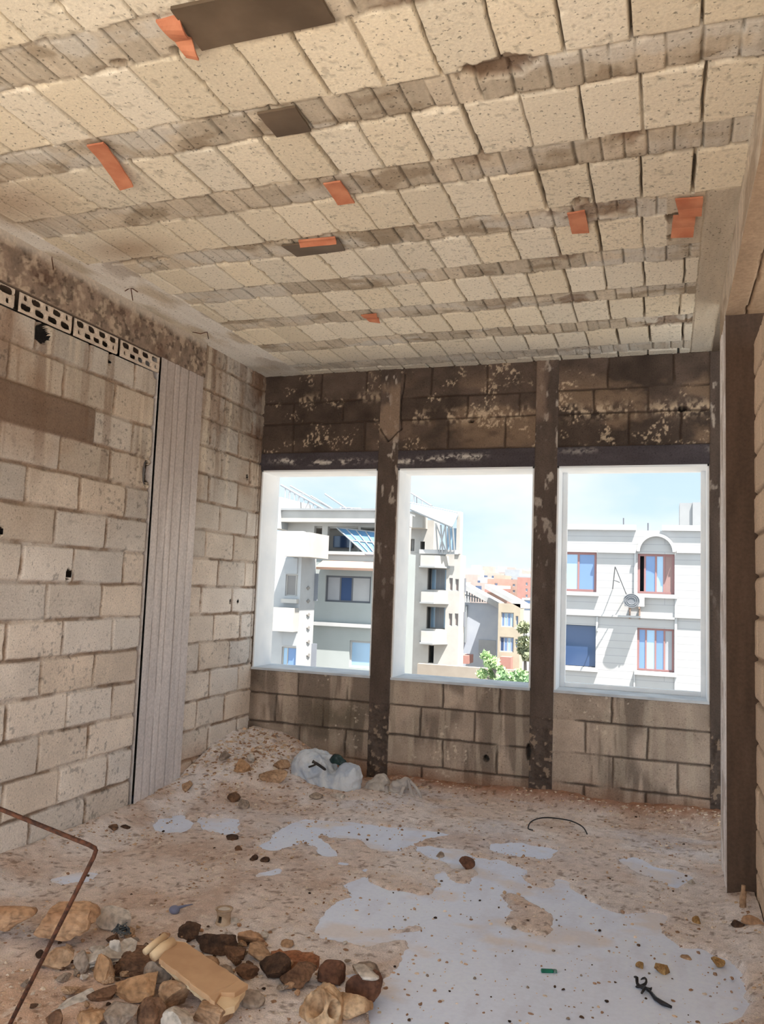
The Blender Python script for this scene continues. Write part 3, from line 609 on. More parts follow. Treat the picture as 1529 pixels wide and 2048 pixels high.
K = [
 ('boulder', (228, 1942, 318, 2014), 'ochre', 11, 'largest smooth ochre boulder below the broken plank', 'rock', dict(facets=8, lump=.12, rz=.9, dep=1.0, hs=.9)),
 ('boulder', (313, 1963, 379, 2024), 'tan', 12, 'round tan boulder under the lower edge of the broken plank', 'rock', dict(facets=5, lump=.1)),
 ('boulder', (286, 1933, 346, 1985), 'grey', 13, 'grey boulder wedged between ochre boulder and plank', 'rock', dict(facets=6, lift=.02)),
 ('earth_clod', (232, 1903, 322, 1962), 'brown', 14, 'furrowed brown clod leaning towards the bent end of the plank', 'clod', dict(facets=8, lump=.2, rz=.8, grit=.09)),
 ('rock', (180, 1908, 232, 1972), 'ochre', 15, 'angular ochre rock holding a white chip', 'rock', dict(facets=12)),
 ('plaster_chip', (214, 1911, 240, 1942), 'pale', 16, 'small white plaster chip standing on the angular ochre rock', 'chip', dict(facets=9, lift=.055, dep=.4)),
 ('plaster_chip', (176, 1907, 212, 1930), 'pale', 17, 'flat white fragment just behind the angular ochre rock', 'chip', dict(facets=9, lift=.03, box=.6)),
 ('concrete_slab', (190, 1812, 264, 1866), 'pale', 18, 'smooth pale grey slab piece leaning at the far side of the heap', 'slab', dict(facets=5, box=.4, hs=.9, dep=.45, lump=.06)),
 ('earth_clod', (62, 1822, 192, 1905), 'sand', 19, 'wide sandy crust behind the rusty bent rod', 'clod', dict(facets=9, lump=.25, dep=.75, grit=.09, lift=.03)),
 ('earth_clod', (-30, 1818, 78, 1886), 'sand', 20, 'overhanging sandy crust at the left end of the heap', 'clod', dict(facets=8, lump=.25, grit=.09, lift=.03)),
 ('rock', (80, 1893, 147, 1948), 'tan', 21, 'wedge of tan rock right under the sandy crust by the rod', 'rock', dict(facets=12, lump=.08)),
 ('rock', (144, 1904, 180, 1953), 'grey', 22, 'small upright grey rock beside the tan wedge', 'rock', dict(facets=8)),
 ('rock', (88, 2022, 128, 2064), 'brown', 23, 'brown rock nearest the foot of the rusty rod', 'rock', dict(facets=8)),
 ('rock', (205, 2008, 272, 2066), 'grey', 24, 'grey slanted rock in front of the largest ochre boulder', 'rock', dict(facets=10)),
 ('rock', (268, 1998, 338, 2062), 'brown', 25, 'brown pointed rock in front of the round tan boulder', 'rock', dict(facets=12)),
 ('rock', (318, 2022, 388, 2080), 'pale', 26, 'pale flat-topped rock cut off by the bottom of the picture', 'rock', dict(facets=10, box=.4)),
 ('rubble_block', (376, 2000, 458, 2066), 'tan', 27, 'squared tan block lying against the broken end of the plank', 'rubble', dict(facets=5, box=.7, lump=.06)),
 ('boulder', (484, 1984, 530, 2024), 'grey', 28, 'round grey cobble at the tip of the plank', 'rock', dict(facets=4, lump=.08)),
 ('earth_clod', (444, 1892, 492, 1928), 'brown', 29, 'brown cracked clod behind the middle of the plank', 'clod', dict(facets=9, lump=.22, grit=.08)),
 ('rock', (490, 1889, 548, 1930), 'tan', 30, 'tan rock with a pointed crest next to the thin brick plank', 'rock', dict(facets=13, lump=.1)),
 ('tile_shard', (474, 1858, 532, 1898), 'sand', 31, 'curved sandy shard at the back of the heap near the plastic scraps', 'shard', dict(facets=8, box=.4, dep=.6)),
 ('rubble_block', (512, 1910, 582, 1966), 'dark', 32, 'dark chunk between the broken plank and the lumpy clod', 'rubble', dict(facets=11, lump=.18, grit=.07)),
 ('earth_clod', (560, 1928, 632, 1984), 'brown', 33, 'lumpy knobbled clod left of the squarish red-brown piece', 'clod', dict(facets=5, lump=.32, grit=.12)),
 ('rubble_block', (634, 1925, 690, 1978), 'red', 34, 'squarish red-brown piece between the lumpy clod and the white-topped chunk', 'rubble', dict(facets=7, box=.4)),
 ('rubble_block', (690, 1946, 764, 2018), 'red', 35, 'squared chunk with a white mortar top beside the bare floor', 'rubble', dict(facets=4, box=.65, lump=.06)),
 ('rock', (700, 1926, 760, 1962), 'grey', 36, 'greyish stone behind the white-topped chunk', 'rock', dict(facets=10, lump=.2)),
 ('boulder', (666, 1983, 748, 2048), 'cream', 37, 'cream boulder in front of the white-topped chunk', 'rock', dict(facets=6, lump=.2, rz=-.5)),
 ('earth_clod', (378, 1864, 482, 1914), 'dark', 38, 'long dark clod of burnt debris right behind the plank', 'clod', dict(facets=9, lump=.28, grit=.15, dep=.5)),
 ('earth_clod', (352, 1842, 404, 1884), 'dark', 39, 'dark crumbled clod nearest the blue-grey bulb', 'clod', dict(facets=7, lump=.35, grit=.16)),
 ('earth_clod', (424, 1930, 472, 1966), 'grey', 40, 'crumbling grey clod touching the far edge of the plank', 'clod', dict(facets=7, lump=.3, grit=.14)),
 ('earth_clod', (470, 1930, 516, 1964), 'brown', 41, 'small brown clod between the plank and the dark chunk', 'clod', dict(facets=6, lump=.35, grit=.16)),
 ('rock', (560, 1878, 588, 1900), 'tan', 42, 'small tan rock alone behind the thin brick plank', 'rock', dict(facets=9)),
 ('rock', (392, 1912, 440, 1942), 'tan', 43, 'sandy stone half covered by the far edge of the plank', 'rock', dict(facets=9)),
 ('rock', (176, 1972, 236, 2010), 'brown', 44, 'brown crumbly rock between the pale wedge tile and the ochre boulder', 'rock', dict(facets=8, lump=.25, grit=.1)),
 ('rock', (150, 2020, 212, 2064), 'ochre', 45, 'ochre crumbly rock below the pale wedge tile', 'rock', dict(facets=8, lump=.25, grit=.1)),
 ('rock', (918, 1712, 951, 1740), 'red', 46, 'red-brown stone alone in the middle of the floor', 'rock', dict(facets=9)),
 ('rock', (1310, 1921, 1341, 1947), 'amber', 47, 'amber rounded stone on bare floor right of the black plastic scrap', 'rock', dict(facets=6)),
 ('rock', (1425, 1910, 1451, 1934), 'amber', 48, 'amber stone at the edge of the bare floor towards the right wall', 'rock', dict(facets=6)),
 ('rock', (1272, 1919, 1288, 1936), 'amber', 49, 'small amber stone above the black plastic scrap', 'rock', dict(facets=6, sub=3)),
 ('rock', (1385, 1831, 1402, 1848), 'amber', 50, 'small amber stone near the foot of the dark column', 'rock', dict(facets=6, sub=3)),
 ('rock', (1362, 1908, 1384, 1918), 'tan', 51, 'flat tan flake between the two amber stones', 'rock', dict(facets=6, sub=3)),
 ('rock', (468, 1518, 500, 1550), 'ochre', 52, 'ochre rounded rock on the corner heap left of the white bag', 'rock', dict(facets=6)),
 ('rock', (518, 1536, 578, 1570), 'tan', 53, 'broad flat rock touching the left end of the large white bag', 'rock', dict(facets=8, box=.3)),
 ('rock', (546, 1518, 580, 1545), 'tan', 54, 'pale rock just above the broad flat rock by the bag', 'rock', dict(facets=8)),
 ('rock', (438, 1501, 462, 1524), 'grey', 55, 'grey rock high on the corner heap', 'rock', dict(facets=8)),
 ('rock', (492, 1506, 510, 1528), 'pale', 56, 'whitish small rock in the middle of the corner heap', 'rock', dict(facets=7, sub=3)),
 ('rock', (476, 1596, 500, 1620), 'grey', 57, 'grey rock at the foot of the corner heap', 'rock', dict(facets=8)),
 ('rock', (452, 1585, 480, 1606), 'brown', 58, 'brown clod in a hollow of the corner heap', 'rock', dict(facets=8, lump=.25)),
 ('rock', (362, 1560, 384, 1586), 'tan', 59, 'tan rock against the foot of the grey left column', 'rock', dict(facets=8)),
 ('rock', (660, 1584, 690, 1602), 'pale', 60, 'pale rock on the floor in front of the large white bag', 'rock', dict(facets=8)),
 ('rock', (618, 1584, 646, 1600), 'grey', 61, 'crumbly grey rock below the left end of the large white bag', 'rock', dict(facets=8, lump=.25)),
 ('rock', (214, 1648, 236, 1664), 'brown', 62, 'dark brown rock by the foot of the left wall', 'rock', dict(facets=8)),
 ('rock', (240, 1648, 262, 1660), 'dark', 63, 'small dark stone next to the brown rock by the left wall', 'rock', dict(facets=8)),
 ('rock', (448, 1668, 478, 1682), 'dark', 64, 'flat dark lump below the far pair of bare patches', 'rock', dict(facets=7)),
 ('rock', (498, 1708, 516, 1724), 'dark', 65, 'left one of two dark crumbs above the small bare strip', 'rock', dict(facets=7, lump=.3)),
 ('rock', (520, 1712, 540, 1726), 'dark', 66, 'right one of two dark crumbs above the small bare strip', 'rock', dict(facets=7, lump=.3)),
 ('rock', (470, 1690, 486, 1704), 'brown', 67, 'brown crumb alone above the pair of dark crumbs', 'rock', dict(facets=7, lump=.3)),
 ('rubble_block', (1484, 1830, 1528, 1852), 'sand', 68, 'sandy broken lath-like piece at the foot of the dark column', 'rubble', dict(facets=6, box=.5, dep=.4)),
 ('rock', (1463, 1838, 1490, 1858), 'dark', 69, 'black stone beside the sandy piece at the dark column', 'rock', dict(facets=8)),
 ('rock', (456, 1834, 478, 1850), 'pale', 70, 'round pale stone right beside the broken clay pipe piece', 'rock', dict(facets=3)),
 ('rock', (1376, 1758, 1392, 1772), 'pale', 71, 'pale stone left of the foot of the dark column', 'rock', dict(facets=7, sub=3)),
 ('rock', (872, 1700, 890, 1714), 'grey', 72, 'small grey stone behind and left of the lone red-brown stone', 'rock', dict(facets=7, sub=3)),
]
for (nm, bx_, m_, sd, lb, ct, kw) in K:
    o = stone(nm, bx_, m_, sd, lb, ct, **kw)
    if sd == 35:                                                       # old mortar still sticking to its upper side
        vs = np.array([v.co[:] for v in o.data.vertices]); top = vs[:, 2].max(); sel = vs[vs[:, 2] > top*.8]; lo, hi_ = sel.min(0), sel.max(0)
        q = link('mortar_top', rock_mesh('mortar_top', 350, ((hi_[0]-lo[0])*.92, (hi_[1]-lo[1])*.92, top*.16), facets=3, box=.6, lump=.12), R['pale'], o); q.location = ((lo[0]+hi_[0])/2, (lo[1]+hi_[1])/2, top*.90); q['label'] = 'whitish mortar crust'
# countable dark crumbs strewn over the floor, all alike
crumbs = [rock_mesh('crumb', 300+i, (1, 1, .65), facets=5, lump=.2, sub=2) for i in range(6)]
cr_mats = [R['dark'], R['brown'], R['grey']]
for i, me in enumerate(crumbs): me.materials.append(cr_mats[i % 3])
rc = np.random.default_rng(5); n_c = 0
while n_c < 150:
    px, py = rc.uniform(-20, 1450), 1630+420*rc.random()**1.25
    p = onfloor(px, py); 
    if p[0] < XL+.08 or p[0] > XR-.02 or p[1] > 5.85 or (px < 780 and py > 1800): continue
    s = rc.uniform(.006, .015)*(1 if rc.random() < .85 else 1.6)
    bare = bare_mask(np.array([p[0]]), np.array([p[1]]))[0] > .5
    o = link('crumb', crumbs[rc.integers(0, 6)]); o.scale = (s*rc.uniform(.8, 1.4), s, s); o.rotation_euler = (0, 0, rc.uniform(0, 6.3)); o.location = (p[0], p[1], base_h(p[0], p[1])-.002 if not bare else -.001)
    tag(o, 'small dark crumb of rubble lying on the bare screed' if bare else 'small dark crumb of rubble lying on the dusty dirt', 'rubble crumb', 'dark crumbs on the bare screed' if bare else 'dark crumbs on the dust'); n_c += 1
# countable broken bits lying between the larger stones of the near rubble
bits = [rock_mesh('rubble_bit', 500+i, (1, 1, .7), facets=9, lump=.3, sub=3, grit=.12) for i in range(9)]
for i, me in enumerate(bits): me.materials.append([R['tan'], R['brown'], R['grey'], R['ochre'], R['dark'], R['sand'], R['tan'], R['brown'], R['pale']][i])
n_b = 0
while n_b < 150:
    t = rc.random(); px, py = rc.normal(0, 1)*(60+60*t)+120+430*t, 1965+rc.normal(0, 1)*48-35*t
    if not (-15 < px < 760 and 1835 < py < 2075) or py < 1850+.03*abs(px-350): continue
    p = onfloor(px, py); s = .015+.04*rc.random()**2.2
    o = link('rubble_bit', bits[rc.integers(0, 9)]); o.scale = (s*rc.uniform(.8, 1.5), s, s*rc.uniform(.7, 1.2)); o.rotation_euler = (rc.uniform(-.4, .4), rc.uniform(-.4, .4), rc.uniform(0, 6.3)); o.location = (p[0], p[1], base_h(p[0], p[1])+.006)
    tag(o, 'small broken bit of rubble among the larger stones of the near heap', 'rubble bit', 'broken bits in the near rubble'); n_b += 1
# gravel: thousands of grains nobody could count
def gravel(n, seed):
    r = np.random.default_rng(seed); v0, f0 = ICO[1]; pts, sz = [], []
    while len(pts) < n:
        k = 4000; X_ = r.uniform(XL+.02, .40, k); Y_ = r.uniform(1.75, 5.97, k)
        g = ground_h(X_, Y_); bare = bare_mask(X_, Y_)
        pr = np.where(bare > .5, .05, .22+.25*(fbm(X_*3, Y_*3, 951, 3) > .5))+np.clip(g*7, 0, .9)
        pr = np.where((X_ > .28) & (Y_ > 4.5) & (Y_ < 5.1), 0, pr)
        ok = r.random(k) < pr
        for a_, b_, c_, q in zip(X_[ok], Y_[ok], g[ok], bare[ok]):
            pts.append((a_, b_, c_+(.005 if q < .5 else .0))); sz.append((.003+.0085*r.random()**4)*(1+min(c_*5, .9)*(b_ > 4)))
    pts, sz = np.array(pts[:n]), np.array(sz[:n])
    jit = r.uniform(.65, 1.3, (n, len(v0), 1)); sc = sz[:, None, None]*r.uniform(.6, 1.25, (n, 1, 3))*np.array([1, 1, .7])
    V = v0[None]*jit*sc+pts[:, None]; F = f0[None]+(np.arange(n)*len(v0))[:, None, None]
    pal = np.array([srgb(196, 164, 138), srgb(216, 198, 180), srgb(150, 116, 92), srgb(206, 176, 146), srgb(160, 128, 106), srgb(222, 206, 190)])
    A = np.repeat(pal[r.integers(0, 6, n)]*r.uniform(.8, 1.1, (n, 1)), len(v0), 0)
    return np_mesh('gravel', V.reshape(-1, 3), F.reshape(-1, 3), A, smooth=False)
o = link('gravel', gravel(22000, 77), mat_attr('gravel', .95, 200, .2, .2, .002)); tag(o, 'fine gravel and grit strewn over the dirt and the corner heap', 'gravel', kind='stuff')

# ------------------------------------------------------------------ things fixed to the ceiling and the left wall
M_TERRA = mat('terracotta', srgb(206, 140, 108), srgb(180, 110, 82), 9, .8, .3)
M_PLY = mat('dark_formwork', srgb(112, 96, 80), srgb(88, 74, 60), 5, .55, .1)
M_RUST = mat('rusty_steel', srgb(104, 64, 46), srgb(56, 36, 28), 60, .8, .5, .004)
def hang(name, corners, z, th, m, label, cat, curl=0., crack=0., n=(10, 5)):
    """a thin piece with real thickness stuck under the ceiling; corners (x, y) in order; curl lets its far edge hang down"""
    c = [np.array(q, float) for q in corners]; V = []
    for i in range(n[0]+1):
        for j in range(n[1]+1):
            s, t = i/n[0], j/n[1]
            p = (c[0]*(1-s)+c[3]*s)*(1-t)+(c[1]*(1-s)+c[2]*s)*t
            w = .004*(vn(p[0]*31, p[1]*31, 5)-.5)
            V.append((p[0]+w, p[1]+w, z-curl*s**2-crack*abs(math.sin(s*5))*(.5+t)))
    k = len(V); V = V+[(a, b, d-th) for a, b, d in V]; F = []; m1 = n[1]+1
    for i in range(n[0]):
        for j in range(n[1]):
            q = (i*m1+j, i*m1+j+1, (i+1)*m1+j+1, (i+1)*m1+j); F.append(q); F.append(tuple(x+k for x in q[::-1]))
    ring = [j for j in range(m1)]+[i*m1+n[1] for i in range(1, n[0]+1)]+[n[0]*m1+j for j in range(n[1]-1, -1, -1)]+[i*m1 for i in range(n[0]-1, 0, -1)]
    for a, b in zip(ring, ring[1:]+ring[:1]): F.append((a, b, b+k, a+k))
    b = MB(); b.add(V, F); return tag(b.build(name, m), label, cat)
hang('terracotta_strip', [(-1.515, 1.98), (-1.43, 1.98), (-1.455, 2.135), (-1.50, 2.135)], ZC-.004, .008, M_TERRA, 'split terracotta strip beside the largest dark board overhead', 'tile', .012, .018)
hang('terracotta_strip', [(-2.22, 2.52), (-2.14, 2.52), (-2.20, 2.80), (-2.28, 2.81)], ZC-.008, .008, M_TERRA, 'long terracotta strip bending down off the ceiling at left', 'tile', .035)
hang('terracotta_strip', [(-1.41, 3.06), (-1.33, 3.06), (-1.33, 3.23), (-1.41, 3.23)], ZC-.008, .008, M_TERRA, 'short terracotta strip in the middle of the ceiling', 'tile', .014)
hang('terracotta_strip', [(-1.77, 3.565), (-1.57, 3.575), (-1.57, 3.60), (-1.77, 3.59)], ZC-.006, .012, M_TERRA, 'thin terracotta edge peeling along the small dark board', 'tile', .02)
hang('terracotta_strip', [(-1.86, 4.70), (-1.75, 4.70), (-1.76, 4.80), (-1.83, 4.79)], ZC-.006, .006, M_TERRA, 'broken terracotta scrap farthest towards the windows', 'tile', .01, .012)
hang('terracotta_strip', [(-.43, 3.61), (-.35, 3.60), (-.35, 3.82), (-.43, 3.81)], ZC-.008, .008, M_TERRA, 'squarish terracotta strip beside a broken ceiling block', 'tile', .006)
hang('terracotta_strip', [(.035, 3.59), (.15, 3.60), (.15, 3.74), (.055, 3.74)], ZC-.010, .008, M_TERRA, 'upper terracotta piece of the broken pair near the right beam', 'tile', .01, .006)
hang('terracotta_strip', [(.03, 3.75), (.125, 3.76), (.12, 3.92), (.02, 3.92)], ZC-.012, .008, M_TERRA, 'lower terracotta piece of the broken pair near the right beam', 'tile', .022, .008)
hang('formwork_board', [(-1.435, 1.94), (-.97, 1.955), (-.97, 2.135), (-1.445, 2.135)], ZC-.006, .012, M_PLY, 'largest dark smooth board left under a ceiling rib', 'board')
hang('formwork_board', [(-1.44, 2.51), (-1.285, 2.51), (-1.29, 2.67), (-1.44, 2.67)], ZC-.006, .010, M_PLY, 'square dark board left under the second ceiling rib', 'board')
hang('formwork_board', [(-1.88, 3.60), (-1.56, 3.60), (-1.58, 3.735), (-1.86, 3.745)], ZC-.006, .008, M_PLY, 'narrow dark board with a terracotta edge peeling beside it', 'board')
for px, py, lb, bars in [(103, 512, 'short bent wire stub hanging near the left beam, closest to viewer', [(0, 0), (.012, -.07)]),
                         (262, 575, 'three-pronged wire stub hanging beside a ceiling crack', [(-.05, -.01), (.045, -.025), (.012, -.075)]),
                         (400, 662, 'thin loop of wire hanging where the left beam ends', [(.05, -.005), (.075, -.05)])]:
    p = at(px, py, 2, ZC); b = MB()
    if px == 400: b.tube([(-.06, 0, 0), (0, .01, -.012), (.06, 0, -.008), (.075, 0, -.06)], .003, 6)
    else:
        for dx, dzz in bars: b.tube([(0, 0, .004), (dx, .01, dzz)], .003, 6)
    o = b.build('wire_stub', M_RUST); o.location = (p[0], p[1], ZC-.004); tag(o, lb, 'wire')
# perforated blocks laid on their side under the beam
M_HOL = mat_attr('hollow_block', .93, 110, .2, .4, .004)
def hollow_block(y0, y1, z0, z1, rows, label):
    U = np.arange(0, y1-y0+.0005, .0028); Vv = np.arange(0, z1-z0+.0005, .0028); u, v = np.meshgrid(U, Vv, indexing='ij')
    hole = np.zeros(u.shape); void = np.zeros(u.shape, bool)
    for (a, b_, ra, rb2) in rows:
        q = (np.abs((u-a)/ra)**3.2+np.abs((v-b_)/rb2)**3.2)**(1/3.2)*(1+.25*(fbm(u*60+y0*9, v*60, 55, 2)-.5)); hole = np.maximum(hole, 1-sm(.9, 1.06, q)); void |= q < .9
    h = -.012*hole+.003*(fbm(u*40, v*40, 56, 3)-.5)
    e = np.minimum(np.minimum(u, u.max()-u), np.minimum(v, v.max()-v)); h = h-.012*(1-sm(0, .006, e))
    A = np.ones(u.shape+(3,))*srgb(200, 184, 168)*(.8+.4*fbm(u*20, v*20, 57, 3))[..., None]
    P_, Q_ = sheet(U, Vv, h, (XL+.012, y0, z0), (0, 1, 0), (0, 0, 1), (1, 0, 0), ~(void[:-1, :-1] & void[1:, 1:]))
    return tag(link('hollow_block', np_mesh('hollow_block', P_, Q_, A.reshape(-1, 3)), M_HOL), label, 'block', 'perforated blocks under the left beam')
def hrow(L, z, n, ra, rb2, sh=0., small=()):
    return [(sh+L*(i+.5)/n, z, (ra*.42 if i in small else ra), rb2*(.8 if i in small else 1)) for i in range(n) if 0 < sh+L*(i+.5)/n < L]
hollow_block(2.74, 3.20, 2.874, 2.982, hrow(.46, .082, 4, .05, .022)+hrow(.46, .030, 5, .034, .020, 0., (4,)), 'perforated block at the left picture edge, half out of view')
hollow_block(3.235, 3.63, 2.874, 2.982, hrow(.395, .082, 5, .036, .019, 0., (0, 2, 4))+hrow(.395, .033, 4, .040, .020), 'perforated block above the largest black wall hole')
hollow_block(3.655, 4.045, 2.874, 2.982, hrow(.39, .080, 4, .034, .020)+hrow(.39, .032, 5, .032, .018, 0., (0, 4)), 'perforated block above the narrow upright wall slot')
hollow_block(4.075, 4.482, 2.874, 2.982, hrow(.407, .080, 4, .038, .020)+hrow(.407, .032, 5, .032, .018, 0., (0, 4)), 'perforated block touching the top of the grey left column')

# ------------------------------------------------------------------ rebar, plank, tiles, scraps
p1, p2, p3 = ony(0, 1618, 1.98), ony(196, 1697, 2.02), ony(20, 2048, 2.08)
d1 = (p1-p2)/np.linalg.norm(p1-p2); d3 = (p3-p2)/np.linalg.norm(p3-p2)
foot = p2+d3*((-.01-p2[2])/d3[2]); far_ = p2+d1*1.15
b = MB(); bend = [p2+d1*.03, p2+d1*.008+d3*.003, p2+d1*.003+d3*.008, p2+d3*.03]
tail = [far_-d1*.03, far_+np.array([-.01, 0, -.01]), far_+np.array([-.03, .0, -.08]), np.array([far_[0]-.12, far_[1], -.01])]
pts = tail[::-1]+[p2+d1*.6, p2+d1*.25]+bend+[p2+d3*.2, p2+d3*.4, foot]
b.tube(pts, .0066, 10)
o = b.build('rebar', M_RUST, smooth=True); tag(o, 'rusty bent reinforcing rod rising from the near rubble', 'rod')
def plate(name, pts, th, m, label, cat, rag=.004, bevel=.002):
    """a flat broken piece: outline in 3-D (roughly planar), thickness th downwards along its normal"""
    pts = [np.asarray(q, float) for q in pts]; n = np.cross(pts[1]-pts[0], pts[-1]-pts[0]); n = n/np.linalg.norm(n); n = n if n[2] > 0 else -n
    out = []
    for i, q in enumerate(pts):
        w = pts[(i+1) % len(pts)]; k = max(2, int(np.linalg.norm(w-q)/.02))
        for j in range(k): s = q+(w-q)*j/k; out.append(s+(np.random.default_rng(int(abs(s[0]*9e4))).normal(size=3)*rag if j else 0))
    b = MB(); b.prism(out, -n*th); return tag(b.build(name, m, bevel=bevel), label, cat)
M_PLANK = mat('plank_stone', srgb(198, 160, 124), srgb(182, 144, 110), 9, .9, .2, .004)
M_PLANK2 = mat('plank_pale', srgb(228, 202, 166), srgb(212, 180, 142), 9, .9, .2, .004)
def P3(px, py, z): return onfloor(px, py, z)
# the long broken slab: a tan board with a paler core showing at both ends
r_ = empty('broken_plank', P3(395, 1960, .1)); O = np.array(r_.location)
def rp(*a): return [rel(q, O) for q in a]
def plate_part(name, pts, th, m, lab=None, rag=.0016):
    pts = [np.asarray(q, float) for q in pts]; n = np.cross(pts[1]-pts[0], pts[-1]-pts[0]); n = n/np.linalg.norm(n); n = n if n[2] > 0 else -n
    out = []
    for i, q in enumerate(pts):
        w = pts[(i+1) % len(pts)]; k = max(2, int(np.linalg.norm(w-q)/.018))
        for j in range(k): s = q+(w-q)*j/k; out.append(s+(np.random.default_rng(int(abs(s[0]*9e4)+abs(s[1]*7e4))).normal(size=3)*rag*np.array([1, 1, .2]) if j else 0))
    b = MB(); b.prism(out, -n*th); o = b.build(name, m, r_, bevel=.002)
    if lab: o['label'] = lab
    return o
za, zb_ = .17, .125
plate_part('slab_face', rp(P3(345, 1882, za), P3(370, 1884, za), P3(497, 1968, zb_), P3(470, 1985, zb_), P3(442, 1985, zb_), P3(430, 2004, zb_), P3(318, 1917, za)), .018, M_PLANK)
plate_part('slab_core', rp(P3(338, 1880, za-.018), P3(372, 1884, za-.018), P3(492, 1976, zb_-.018), P3(470, 2012, zb_-.018), P3(440, 2022, zb_-.02), P3(424, 2006, zb_-.018), P3(322, 1920, za-.018)), .022, M_PLANK2, 'paler broken core of the plank')
b = MB(); e0, e1 = rel(P3(306, 1914, za-.012), O), rel(P3(346, 1884, za+.006), O); e2, e3 = rel(P3(290, 1904, za-.02), O), rel(P3(330, 1872, za-.002), O)
b.tube([e0, (e0+e1)/2+np.array([0, 0, .004]), e1], [.018, .021, .018], 12); b.tube([e2, (e2+e3)/2, e3], [.012, .015, .012], 12)
q = b.build('rolled_edge', M_PLANK2, r_, smooth=True); q['label'] = 'cream rounded lip at the end of the plank'
tag(r_, 'long broken stone plank with a cream rounded end on the near rubble', 'plank')
plate('tile_shard', [P3(163, 1908, .10), P3(208, 1897, .12), P3(262, 1874, .12), P3(276, 1882, .12), P3(240, 1904, .10), P3(200, 1912, .09)], .05, R['pale'], 'long pale tile shard lying behind the angular ochre rock', 'tile')
plate('tile_shard', [P3(103, 2022, .05), P3(184, 1974, .07), P3(192, 1992, .06), P3(112, 2028, .04)], .032, R['pale'], 'pale wedge-shaped tile shard pointing at the rusty rod', 'tile')
plate('brick_plank', [P3(542, 1902, .05), P3(560, 1896, .05), P3(640, 1912, .045), P3(634, 1924, .045), P3(575, 1922, .05)], .042, mat_rock('brick', srgb(168, 116, 84), srgb(136, 90, 64), scale=12, bump=.3), 'thin brown brick plank at the back right of the near rubble', 'brick')
# broken hollow fragment: a lump with two cavities, one mesh
c, (w, dp, hz) = spot(600, 1975, 692, 2052)
U = np.linspace(-1, 1, 90); u, v = np.meshgrid(U, U, indexing='ij'); rr = np.hypot(u, v)
def lump_shell(name, w, dp, hz, cav, seed, m):
    th = np.linspace(0, 2*math.pi, 140, endpoint=False); ph = np.linspace(.0, math.pi*.62, 70); T, F = np.meshgrid(th, ph, indexing='ij')
    d = np.stack([np.sin(F)*np.cos(T), np.sin(F)*np.sin(T), np.cos(F)], -1); p = d.reshape(-1, 3)
    r = 1+.34*(fbm3(p, 1.6, seed, 3)-.5)*2+.10*(fbm3(p, 6, seed+3, 4)-.5)*2
    for (cx, cy, cz, cr, cdp) in cav:
        a = np.array([cx, cy, cz]); a = a/np.linalg.norm(a); ang = np.arccos(np.clip(p@a, -1, 1)); wob = 1+.3*(fbm3(p, 4, seed+9, 2)-.5)
        r = r-cdp*(1-sm(cr*.8, cr*1.0, ang*wob))+.10*np.exp(-((ang-cr*1.05)/.12)**2)
    V_ = p*r[:, None]*np.array([w/2, dp/2, hz]); n_, m_ = T.shape; idx = np.arange(n_*m_).reshape(n_, m_)
    Q_ = np.stack([idx, np.roll(idx, -1, 0), np.roll(np.roll(idx, -1, 0), -1, 1), np.roll(idx, -1, 1)], -1)[:, :-1].reshape(-1, 4)
    return np_mesh(name, V_, Q_)
o = link('hollow_fragment', lump_shell('hollow_fragment', w*1.0, dp*1.1, hz*.95, [(-.35, -.6, .55, .46, 1.0), (.45, -.75, .45, .26, .85)], 33, None), R['cream']); o.location = (c[0], c[1]+.01, c[2]); o.rotation_euler = (0, 0, .3)
tag(o, 'broken block fragment with two dark hollows at the bottom of the picture', 'rubble')
# clay pipe piece with a hole in its side
c, (w, dp, hz) = spot(430, 1817, 464, 1852)
n_t, n_z = 64, 30; T, Z = np.meshgrid(np.linspace(0, 2*math.pi, n_t, endpoint=False), np.linspace(0, 1, n_z), indexing='ij')
rad = w*.5*(1.02-.22*np.sin(Z*math.pi)**1.0+.04*(Z > .9))
Vo = np.stack([rad*np.cos(T), rad*np.sin(T), Z*hz*.95], -1).reshape(-1, 3); idx = np.arange(n_t*n_z).reshape(n_t, n_z)
Q_ = np.stack([idx, np.roll(idx, -1, 0), np.roll(np.roll(idx, -1, 0), -1, 1), np.roll(idx, -1, 1)], -1)[:, :-1]
tc_ = (T[:, :-1]-math.pi*1.42); kk = ~((np.abs(tc_) < .42) & (Z[:, :-1] > .18) & (Z[:, :-1] < .62)); Q_ = Q_[kk]
o = link('pipe_piece', np_mesh('pipe_piece', Vo, Q_), mat('clay_grey', srgb(198, 178, 156), srgb(150, 124, 100), 20, .85, .2)); o.location = (c[0], c[1], c[2]-.002); sm_ = o.modifiers.new('wall', 'SOLIDIFY'); sm_.thickness = .008; sm_.offset = -1
b = MB(); k = 40; b.add([(.42*w*math.cos(6.2832*i/k), .42*w*math.sin(6.2832*i/k), hz*.95-.004) for i in range(k)]+[(.42*w*math.cos(6.2832*i/k), .42*w*math.sin(6.2832*i/k), hz*.95-.012) for i in range(k)], [tuple(range(k)), tuple(range(2*k-1, k-1, -1))]+[(i, (i+1) % k, k+(i+1) % k, k+i) for i in range(k)])
q = b.build('cap', mat('chalk', srgb(216, 210, 204), srgb(190, 182, 174), 20, .85, .1), o); q['label'] = 'pale flat cap closing the piece'
tag(o, 'short waisted clay pipe piece with a square hole in its side', 'pipe')
